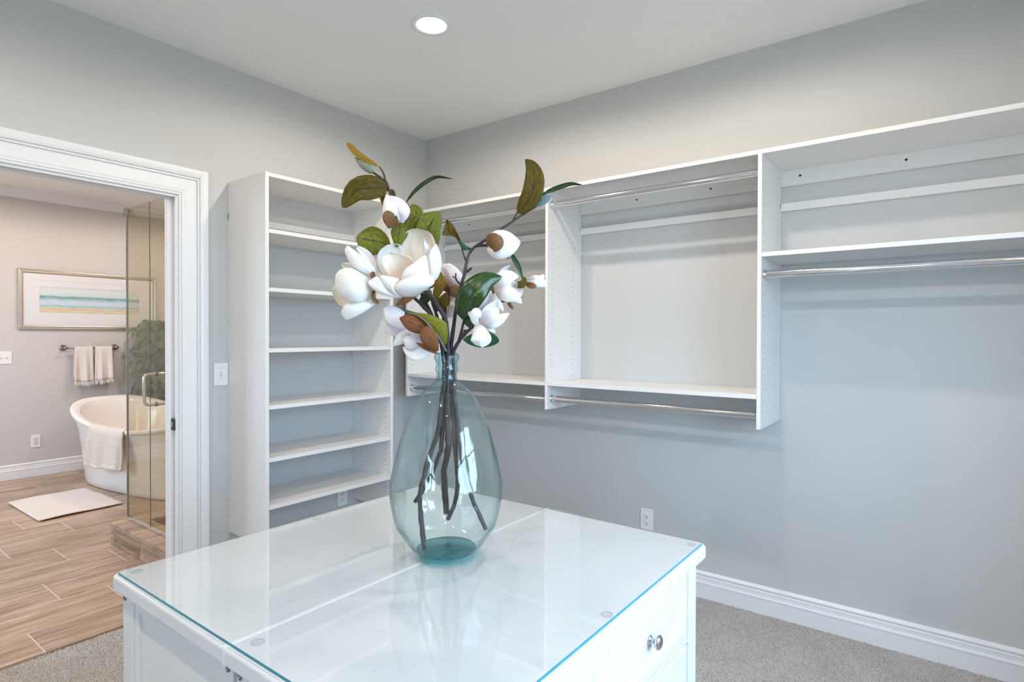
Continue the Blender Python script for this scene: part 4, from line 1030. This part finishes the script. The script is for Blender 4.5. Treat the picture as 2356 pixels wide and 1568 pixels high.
sepal(f6, [(1096, 750, -.036), (1092, 742, -.044), (1096, 735, -.044)], 10, 'leaf_copper')
f7 = sub('flower', D_); f7['label'] = 'small open white magnolia, the upper of the two at right'
petal(f7, [(1140, 660, .012), (1150, 636, .016), (1160, 620, .014), (1175, 610, .008)], 14, 'petal_lilac', cup=.3, kind='lance')
petal(f7, [(1134, 668, .006), (1132, 655, .006), (1140, 642, .008), (1152, 634, .010)], 22, 'petal_lilac', cup=.3)
petal(f7, [(1140, 668, .006), (1168, 662, .012), (1190, 668, .010), (1198, 682, .004)], 36, 'petal_lilac', cup=.3, kind='lance')
petal(f7, [(1136, 670, -.002), (1152, 652, -.022), (1170, 638, -.026), (1193, 636, -.014)], 46, 'petal', cup=-.35, kind='lance')
petal(f7, [(1138, 670, -.004), (1160, 674, -.028), (1182, 682, -.032), (1201, 697, -.018)], 38, 'petal', cup=-.35, kind='lance')
petal(f7, [(1137, 672, -.002), (1141, 690, -.016), (1150, 704, -.02), (1158, 716, -.014)], 18, 'petal', cup=-.3, kind='lance')
sepal(f7, [(1138, 676, 0), (1130, 668, -.008), (1133, 656, -.008)], 12, 'leaf_copper')
f9 = sub('flower', D_); f9['label'] = 'tiny white bud with orange-brown sepal at far right'
ovoid(f9, (1213, 648, .01), (1258, 650, .01), 26, 'petal', 'bud_core', fat=.5)
petal(f9, [(1214, 644, .006), (1228, 638, -.004), (1242, 640, -.002), (1252, 632, .006)], 14, 'petal_pink', cup=-.4)
petal(f9, [(1214, 650, .006), (1230, 650, -.008), (1246, 652, -.006), (1258, 656, .004)], 22, 'petal', cup=-.5)
sepal(f9, [(1212, 652, .004), (1218, 655, -.008), (1226, 657, -.009), (1234, 655, -.006)], 14, 'leaf_copper', kind='round')
ovoid(f9, (1205, 646, .01), (1218, 647, .01), 9, 'mint', 'calyx')

# ------------------------------------------------------------------ bathroom: shower
CX0, CY0, CZ = -1.250, -1.565, .137
cb = struct('shower_curb', MB().box(CX0 + .012, -WT - .002, CY0 + .012, CY0 + .178, -.002, CZ - .012), M['grout'])
m = MB().box(CX0 + .012, CX0 + .128, CY0 + .178, BY1, -.002, CZ - .012); obj('curb_core', m, M['grout'], cb)
def curb_tile(x0, x1, y0, y1, z0, z1, mat='tile'):
    m = MB().bbox(x0, x1, y0, y1, z0, z1, .0015, 1); o = obj('tile', m, M[mat], cb); return o
# front face: a narrow piece at the corner, then long pieces
for (xa, xb) in ((CX0, CX0 + .048), (CX0 + .051, CX0 + .448), (CX0 + .451, -WT - .003)): curb_tile(xa, xb, CY0, CY0 + .012, .001, CZ - .0125, 'tilex')
x = CX0
k = 0
while x < -WT - .01:
    xb = min(x + .128, -WT - .003); curb_tile(x, xb - .003, CY0 - .001, CY0 + .180, CZ - .012, CZ); x += .128; k += 1
for (ya, yb) in ((CY0 + .003, CY0 + .60), (CY0 + .603, CY0 + 1.2), (CY0 + 1.203, CY0 + 1.8), (CY0 + 1.803, BY1 - .003)):
    curb_tile(CX0, CX0 + .012, max(ya, CY0 + .0125), yb, .001, CZ - .0125)
    curb_tile(CX0 - .001, CX0 + .130, max(ya, CY0 + .183), yb, CZ - .012, CZ, 'tilex')
    curb_tile(CX0 + .128, CX0 + .140, max(ya, CY0 + .178), yb, .001, CZ - .0125)
for (xa, xb) in ((CX0 + .143, CX0 + .60), (CX0 + .603, -WT - .003)): curb_tile(xa, xb, CY0 + .178, CY0 + .190, .001, CZ - .0125, 'tilex')

GY = -1.477; GXR = -1.236; GH = 2.150
def pane_thing(name, label, x0, x1, y0, y1, z0, z1, along, loc):
    t = thing(name, label, 'shower glass', loc)
    m = MB().box(x0, x1, y0, y1, z0, z1)
    o = obj('glass_pane', m, [M['shower_glass'], M['glass_edge_green']], t)
    big = 1 if along == 'x' else 0
    for p in o.data.polygons: p.material_index = 0 if abs(p.normal[big]) > .5 else 1
    return t
SPX = -.880
fp = pane_thing('shower_panel', 'fixed clear glass shower panel at the outer corner of the curb', GXR, SPX - .003, GY, GY + .005, CZ + .006, GH, 'x', ((GXR + SPX) / 2, GY, CZ))
obj('corner_seal', MB().box(GXR - .0022, GXR + .0018, GY - .0012, GY + .0098, CZ + .02, GH), M['seal'], fp)
obj('bottom_channel', MB().bbox(GXR - .002, SPX, GY - .006, GY + .016, CZ + .0002, CZ + .022, .001, 1), M['chrome'], fp)
dr = pane_thing('shower_door', 'hinged clear glass shower door with a chrome loop handle', SPX, -WT - .012, GY, GY + .005, CZ + .012, GH, 'x', ((SPX - WT) / 2, GY, CZ))
obj('bottom_sweep', MB().bbox(SPX + .002, -WT - .014, GY - .003, GY + .013, CZ + .001, CZ + .020, .001, 1), M['chrome'], dr)
for z in (.42, 1.85):
    obj('hinge', MB().bbox(-WT - .075, -WT - .001, GY - .012, GY + .022, z - .045, z + .045, .003, 2), M['chrome'], dr)
def bent(pts, r, rad, par, nm):
    """pipe through corner points with rounded corners"""
    P = [Vector(p) for p in pts]; out = [P[0]]
    for i in range(1, len(P) - 1):
        a = (P[i - 1] - P[i]).normalized(); b = (P[i + 1] - P[i]).normalized()
        for k in range(9):
            t = k / 8; out.append((P[i] + a * rad * (1 - t)) * (1 - t) + (P[i] + b * rad * t) * t if False else P[i] + a * rad * (1 - t) ** 2 + b * rad * t ** 2)
    out.append(P[-1]); return obj(nm, MB().tube(out, r, 12), M['chrome'], par)
HX = -.800
for sy in (-1, 1):
    y0 = GY + (0 if sy < 0 else .005)
    h = bent([(HX, y0, 1.100), (HX, y0 + sy * .062, 1.100), (HX, y0 + sy * .062, .918), (HX, y0, .918)], .0095, .026, dr, 'handle')
    for z in (1.100, .918):
        obj('washer', MB().lathe([(0, .0), (.0135, .0), (.0135, .004), (.0095, .006)], (HX, y0 + sy * .0004, z), (0, sy, 0), n=18), M['towelbar'], h)
rp = pane_thing('shower_panel', 'glass return panel of the shower, running away towards the back of the bathroom', GXR, GXR + .005, GY + .010, BY1 - .002, CZ + .006, GH, 'y', (GXR, (GY + BY1) / 2, CZ))
cl = thing('glass_clamp', 'small dark square clamp joining the shower panels at their top corner', 'clamp', (GXR, GY, GH - .03))
obj('clamp_plate', MB().bbox(GXR - .010, GXR + .040, GY - .008, GY - .0006, GH - .050, GH + .004, .0015, 1), M['towelbar'], cl)
obj('clamp_plate', MB().bbox(GXR - .010, GXR - .0006, GY - .008, GY + .045, GH - .050, GH + .004, .0015, 1), M['towelbar'], cl)
obj('clamp_screw', MB().lathe([(0, .0018), (.004, .0015), (.005, 0)], (GXR + .016, GY - .008, GH - .023), (0, -1, 0), n=12), M['chrome'], cl)

# ------------------------------------------------------------------ bathtub
TC = Vector((-2.456, -.682)); TROT = .165; TE = 3.0
def se(a, b, t, e=TE):
    c, s_ = math.cos(t), math.sin(t)
    u = a * math.copysign(abs(c) ** (2 / e), c); v = b * math.copysign(abs(s_) ** (2 / e), s_)
    return u, v
def tubpt(a, b, z, t, dx=0.0, saddle=0.0, ref=1.065):
    u, v = se(a, b, t)
    if u > 0: u *= .88
    z = z + saddle * (u / ref) ** 2
    u += dx
    return Vector((TC.x + u * math.cos(TROT) - v * math.sin(TROT), TC.y + u * math.sin(TROT) + v * math.cos(TROT), z))
TUBR = [(.862, .365, .004, -.119, 0), (.876, .375, .012, -.119, 0), (.882, .379, .05, -.118, .01), (.905, .392, .16, -.105, .03), (.945, .418, .32, -.075, .08), (.990, .452, .45, -.040, .13), (1.025, .480, .515, -.012, .165), (1.034, .484, .527, 0, .178),
        (1.052, .500, .530, 0, .180), (1.063, .510, .541, 0, .180), (1.066, .512, .556, 0, .180), (1.060, .507, .566, 0, .180), (1.044, .492, .570, 0, .180), (1.015, .466, .569, 0, .180), (.992, .446, .560, 0, .178), (.980, .436, .540, 0, .172), (.955, .420, .47, -.005, .15), (.90, .385, .34, -.02, .10), (.83, .34, .22, -.05, .05), (.74, .28, .15, -.08, .01), (.60, .20, .13, -.09, 0), (.30, .10, .124, -.09, 0), (.01, .005, .122, -.09, 0)]
tb = thing('bathtub', 'white freestanding oval bathtub with flared rim on the wood-look floor', 'bathtub', (TC.x, TC.y, 0))
NT_ = 112
def tub_mesh(rings, close=True):
    mb = MB(); vs = []
    for (a, b, z, dx, sd) in rings: vs += [tubpt(a, b, z, 2 * PI * (j + .5) / NT_, dx, sd) for j in range(NT_)]
    fs = [(i * NT_ + j, i * NT_ + (j + 1) % NT_, (i + 1) * NT_ + (j + 1) % NT_, (i + 1) * NT_ + j) for i in range(len(rings) - 1) for j in range(NT_)]
    mb.add(vs, fs, 0, None, True); return mb
mb = tub_mesh(TUBR[:8]); mb.add([tubpt(.862, .365, .004, 2 * PI * (j + .5) / NT_, -.119) for j in range(NT_)], [tuple(range(NT_))]); obj('outer_shell', mb, M['acrylic'], tb)
obj('rim', tub_mesh(TUBR[7:15]), M['acrylic'], tb); obj('inner_basin', tub_mesh(TUBR[14:]), M['acrylic'], tb)
obj('drain', MB().lathe([(0, .004), (.02, .004), (.03, .001), (.03, 0)], (TC.x - .1, TC.y, .1235), n=20), M['chrome'], tb)

# towel hanging over the near rim
def cloth(grid, uvs, th, closed=True, mi=0):
    """grid[i][j] points; gives thickness along local normals"""
    mb = MB(); I, J = len(grid), len(grid[0])
    N = [[None] * J for _ in range(I)]
    for i in range(I):
        for j in range(J):
            a = grid[min(i + 1, I - 1)][j] - grid[max(i - 1, 0)][j]; b = grid[i][min(j + 1, J - 1)] - grid[i][max(j - 1, 0)]
            n = a.cross(b); N[i][j] = n.normalized() if n.length > 1e-9 else Vector((0, 0, 1))
    A = [grid[i][j] + N[i][j] * th / 2 for i in range(I) for j in range(J)]; B = [grid[i][j] - N[i][j] * th / 2 for i in range(I) for j in range(J)]
    uv = [uvs[i][j] for i in range(I) for j in range(J)]
    fs = [(i * J + j, i * J + j + 1, (i + 1) * J + j + 1, (i + 1) * J + j) for i in range(I - 1) for j in range(J - 1)]
    mb.add(A, fs, mi, uv, True); mb.add(B, [f[::-1] for f in fs], mi, uv, True); K = len(A)
    ring = [j for j in range(J)] + [i * J + J - 1 for i in range(1, I)] + [(I - 1) * J + j for j in range(J - 2, -1, -1)] + [i * J for i in range(I - 2, 0, -1)]
    for k in range(len(ring)):
        a, b = ring[k], ring[(k + 1) % len(ring)]
        mb.f.append((a, b, b + K, a + K)); mb.mi.append(mi); mb.sm.append(True); mb.uv.append([uv[a], uv[b], uv[b], uv[a]])
    return mb
tt = thing('bath_towel', 'cream terry towel draped over the near rim of the bathtub', 'towel', (-2.5, -1.2, .35))
TA0, TA1 = 4.56, 4.795
grid, uvs = [], []
for i in range(29):
    s = i / 28; row = []; ur = []
    t = TA0 + (TA1 - TA0) * s
    u_, v_ = se(1.0, .48, t); rim = tubpt(1.066, .512, .556, t, 0, .18)
    rin = tubpt(.985, .440, .545, t, 0, .175); top = tubpt(1.03, .480, .570, t, 0, .18); out = (rim - tubpt(.9, .39, .556, t, 0, .18)); out.z = 0; out.normalize()
    rip = math.sin(s * 17 + 1) * .5 + math.sin(s * 31) * .3
    path = [rin + Vector((0, 0, -.06)) - out * -.012, rin + out * -.004 + Vector((0, 0, .004)), top + Vector((0, 0, .010)), rim + out * .010 + Vector((0, 0, .004)), rim + out * .014 + Vector((0, 0, -.03))]
    for k in range(1, 13): path.append(rim + out * (.016 + rip * .020 * min(1, k / 6)) + Vector((-.045 * k / 12, 0, -.03 - (.285 + .012 * math.sin(s * 6)) * k / 12)))
    for k, p in enumerate(path): row.append(p); ur.append((s, k / len(path)))
    grid.append(row); uvs.append(ur)
obj('towel_body', cloth(grid, uvs, .011), M['terry'], tt)
hem = [[r[-1] + Vector((0, 0, .030)) + (r[-1] - r[-4]).normalized() * 0 , r[-1] + Vector((0, 0, -.004))] for r in grid]
obj('hem', cloth(hem, [[(0, 0), (1, 1)]] * len(hem), .0145), M['mat'], tt)

# bath mat
bm_ = thing('bath_mat', 'cream rectangular bath mat lying on the floor beside the tub', 'bath mat', (-2.53, -1.45, 0))
c4 = [Vector((-2.885, -1.722, 0)), Vector((-2.135, -1.714, 0)), Vector((-2.165, -1.172, 0)), Vector((-2.930, -1.196, 0))]
grid, uvs = [], []
for i in range(31):
    row, ur = [], []
    for j in range(23):
        a, b = i / 30, j / 22
        p = c4[0].lerp(c4[1], a).lerp(c4[3].lerp(c4[2], a), b); ed = min(a, 1 - a, b, 1 - b)
        p.z = .0075 + (.005 if ed < .02 else 0) + .006 * max(0, math.sin(a * 7 + 1) * math.sin(b * 5)) * (1 if ed < .12 else .4)
        row.append(p); ur.append((a, b))
    grid.append(row); uvs.append(ur)
obj('mat_body', cloth(grid, uvs, .008), M['mat'], bm_)

# ------------------------------------------------------------------ framed seascape
PY0, PY1, PZ0, PZ1 = -1.437, -.272, 1.383, 1.948
pc = thing('framed_picture', 'wide framed seascape print in a champagne silver frame on the bathroom wall', 'picture', (BX, (PY0 + PY1) / 2, (PZ0 + PZ1) / 2))
FW = .040
FP = [(0, 0), (0, .018), (.004, .024), (.010, .026), (.014, .022), (.018, .024), (.026, .024), (.030, .017), (.036, .015), (.040, .010), (.040, 0)]
x_ = BX + .001
crn = [(PY0, PZ0, 1, 1), (PY1, PZ0, -1, 1), (PY1, PZ1, -1, -1), (PY0, PZ1, 1, -1)]
for k in range(4):
    a, b = crn[k], crn[(k + 1) % 4]
    m = MB().sweep(FP, [(x_, a[0], a[1]), (x_, b[0], b[1])], [((0, a[2], a[3]), (1, 0, 0)), ((0, b[2], b[3]), (1, 0, 0))], closed_prof=True)
    obj('frame_rail', m, M['silverframe'], pc)
fy0, fy1, fz0, fz1 = PY0 + FW, PY1 - FW, PZ0 + FW, PZ1 - FW
oy0, oy1, oz0, oz1 = -1.276, -.428, 1.545, 1.790           # window in the mat
def mat_board(mb, e, xa, xb):
    y0, y1, z0, z1 = oy0 - e, oy1 + e, oz0 - e, oz1 + e
    mb.box(xa, xb, fy0 - .003, y0, fz0 - .003, fz1 + .003); mb.box(xa, xb, y1, fy1 + .003, fz0 - .003, fz1 + .003)
    mb.box(xa, xb, y0, y1, fz0 - .003, z0); mb.box(xa, xb, y0, y1, z1, fz1 + .003); return mb
obj('mat_board', mat_board(MB(), .060, x_ + .0075, x_ + .0100), M['matboard'], pc)
obj('mat_board', mat_board(MB(), .0, x_ + .0050, x_ + .0074), M['matboard'], pc)
obj('backing_board', MB().box(x_ + .0005, x_ + .0030, fy0, fy1, fz0, fz1), M['matboard'], pc)
m = MB().add([(x_ + .0042, oy0 - .018, oz0 - .018), (x_ + .0042, oy1 + .018, oz0 - .018), (x_ + .0042, oy1 + .018, oz1 + .018), (x_ + .0042, oy0 - .018, oz1 + .018)], [(0, 1, 2, 3)], 0, [(0, 0), (1, 0), (1, 1), (0, 1)])
m.box(x_ + .0032, x_ + .0040, oy0 - .018, oy1 + .018, oz0 - .018, oz1 + .018); obj('painting', m, M['painting'], pc, fixn=False)
obj('picture_glass', MB().box(x_ + .0108, x_ + .0125, fy0 - .002, fy1 + .002, fz0 - .002, fz1 + .002), M['picture_glass'], pc)

# ------------------------------------------------------------------ towel bar and hand towels
bar_y0, bar_y1, bar_z, bar_x = -1.095, -.660, 1.205, BX + .072
tbar = thing('towel_bar', 'dark chrome towel bar on the bathroom wall below the picture', 'towel bar', (BX, (bar_y0 + bar_y1) / 2, bar_z))
obj('bar', MB().tube([(bar_x, bar_y0, bar_z), (bar_x, bar_y1, bar_z)], .0085, 14), M['towelbar'], tbar)
for y in (bar_y0, bar_y1):
    obj('post', MB().lathe([(0, .0005), (.030, .0005), (.030, .006), (.026, .012), (.014, .018), (.0115, .030), (.0115, .060), (.016, .066), (.017, .078), (.012, .086), (0, .088)], (BX, y, bar_z), (1, 0, 0), n=24), M['towelbar'], tbar)
def hand_towel(y0, y1, zb, label, seed):
    t = thing('hand_towel', label, 'towel', (bar_x, (y0 + y1) / 2, zb), 'hand towels on the bar')
    rng = random.Random(seed); grid, uvs = [], []; ph = rng.uniform(0, 6)
    for i in range(19):
        s = i / 18; row, ur = [], []
        for k in range(27):
            q = k / 26
            if q < .42: z = zb + .03 + (bar_z - .004 - zb - .03) * q / .42; x = bar_x - .012; f = 1 - q / .42
            elif q < .52: a = (q - .42) / .10 * PI; z = bar_z + .0125 * math.sin(a) ; x = bar_x - .0125 * math.cos(a); f = 0
            else: f = (q - .52) / .48; z = bar_z - .004 - (bar_z - .004 - zb) * f; x = bar_x + .013 + .010 * f
            w = .012 * f * math.sin(s * 11 + ph) + .004 * math.sin(s * 23) * f
            yy = y0 + (y1 - y0) * (.5 + (s - .5) * (.93 + .10 * f))
            row.append(Vector((x + w, yy, z + .005 * math.sin(s * 5 + ph) * f))); ur.append((s, q))
        grid.append(row); uvs.append(ur)
    obj('towel_body', cloth(grid, uvs, .007), M['handtowel'], t)
    m = MB()
    for i in range(26):
        s = (i + .5) / 26; a = s * 18; r0 = grid[int(a)][-1]; r1 = grid[min(int(a) + 1, 18)][-1]; p = r0.lerp(r1, a - int(a))
        d = Vector((rng.uniform(-.008, .008), rng.uniform(-.010, .010), -.030 - rng.uniform(0, .012)))
        m.tube([p + Vector((0, 0, .003)), p + d * .5 + Vector((.003, 0, 0)), p + d], [.0034, .0036, .0030], 6)
    stuff(obj('fringe', m, M['fringe'], t))
hand_towel(-1.028, -.868, .872, 'cream woven hand towel with fringe, nearer the switch end of the bar', 3)
hand_towel(-.858, -.700, .880, 'cream woven hand towel with fringe, nearer the shower end of the bar', 5)

# ------------------------------------------------------------------ ivy plant behind the tub
PX_, PY_ = -3.665, -.35
iv = thing('ivy_plant', 'tall bushy column of green ivy behind the bathtub, seen through the shower glass', 'plant', (PX_, PY_, 0))
obj('pot', MB().lathe([(0, .0), (.115, .0), (.125, .02), (.145, .46), (.150, .50), (.140, .50), (.136, .47), (0, .46)], (PX_, PY_, 0), n=32), M['pot'], iv)
obj('stem', MB().tube([(PX_, PY_, .44), (PX_ + .01, PY_ + .01, .9), (PX_, PY_, 1.42)], [.016, .013, .008], 8), M['shrubstem'], iv)
def ivy_leaf_geo(mb, p, out, up, sz):
    out = out.normalized(); sd = out.cross(up)
    if sd.length < .1: sd = Vector((0, 1, 0))
    sd.normalize(); tipd = (up * -.75 + out * .55).normalized(); nr = sd.cross(tipd).normalized()
    shp = [(0, 0, 0), (-.38, -.10, .06), (-.52, .22, .10), (-.30, .42, .03), (-.26, .70, .03), (0, 1.0, -.05), (.26, .70, .03), (.30, .42, .03), (.52, .22, .10), (.38, -.10, .06)]
    vs = [p + sd * (a * sz) + tipd * (b * sz) + nr * (c * sz) for a, b, c in shp] + [p + tipd * (.40 * sz) - nr * (.05 * sz)]
    uv = [(a + .5, max(0, b)) for a, b, c in shp] + [(.5, .4)]
    fs = [(i, (i + 1) % 10, 10) for i in range(10)]
    mb.add(vs, fs, 0, uv, True); return mb
rng = random.Random(11); nleaf = 0; restmb = MB()
for k in range(1000):
    z = .55 + rng.random() * .93; a = rng.uniform(0, 2 * PI)
    R_ = .165 + .030 * math.sin(z * 17 + a * 2) + .02 * math.sin(z * 31 - a)
    if z > 1.36: R_ *= max(.35, 1 - (z - 1.36) / .14 * .6)
    rr = R_ * (rng.random() ** .35)
    out = Vector((math.cos(a), math.sin(a), rng.uniform(-.1, .5))); p = Vector((PX_ + math.cos(a) * rr, PY_ + math.sin(a) * rr * 1.15, z)); p.x = max(p.x, BX + .10)
    up = Vector((rng.uniform(-.5, .5), rng.uniform(-.5, .5), 1)).normalized(); sz = rng.uniform(.060, .095)
    front = math.cos(a - math.atan2(CAM.y - PY_, CAM.x - PX_)) > .1 and rr > .12 and z > .88
    if front and nleaf < 290:
        obj('ivy_leaf', ivy_leaf_geo(MB(), p, out, up, sz), M['ivy'], iv, fixn=False); nleaf += 1
    else: ivy_leaf_geo(restmb, p, out, up, sz)
stuff(obj('foliage', restmb, M['ivy'], iv, fixn=False))
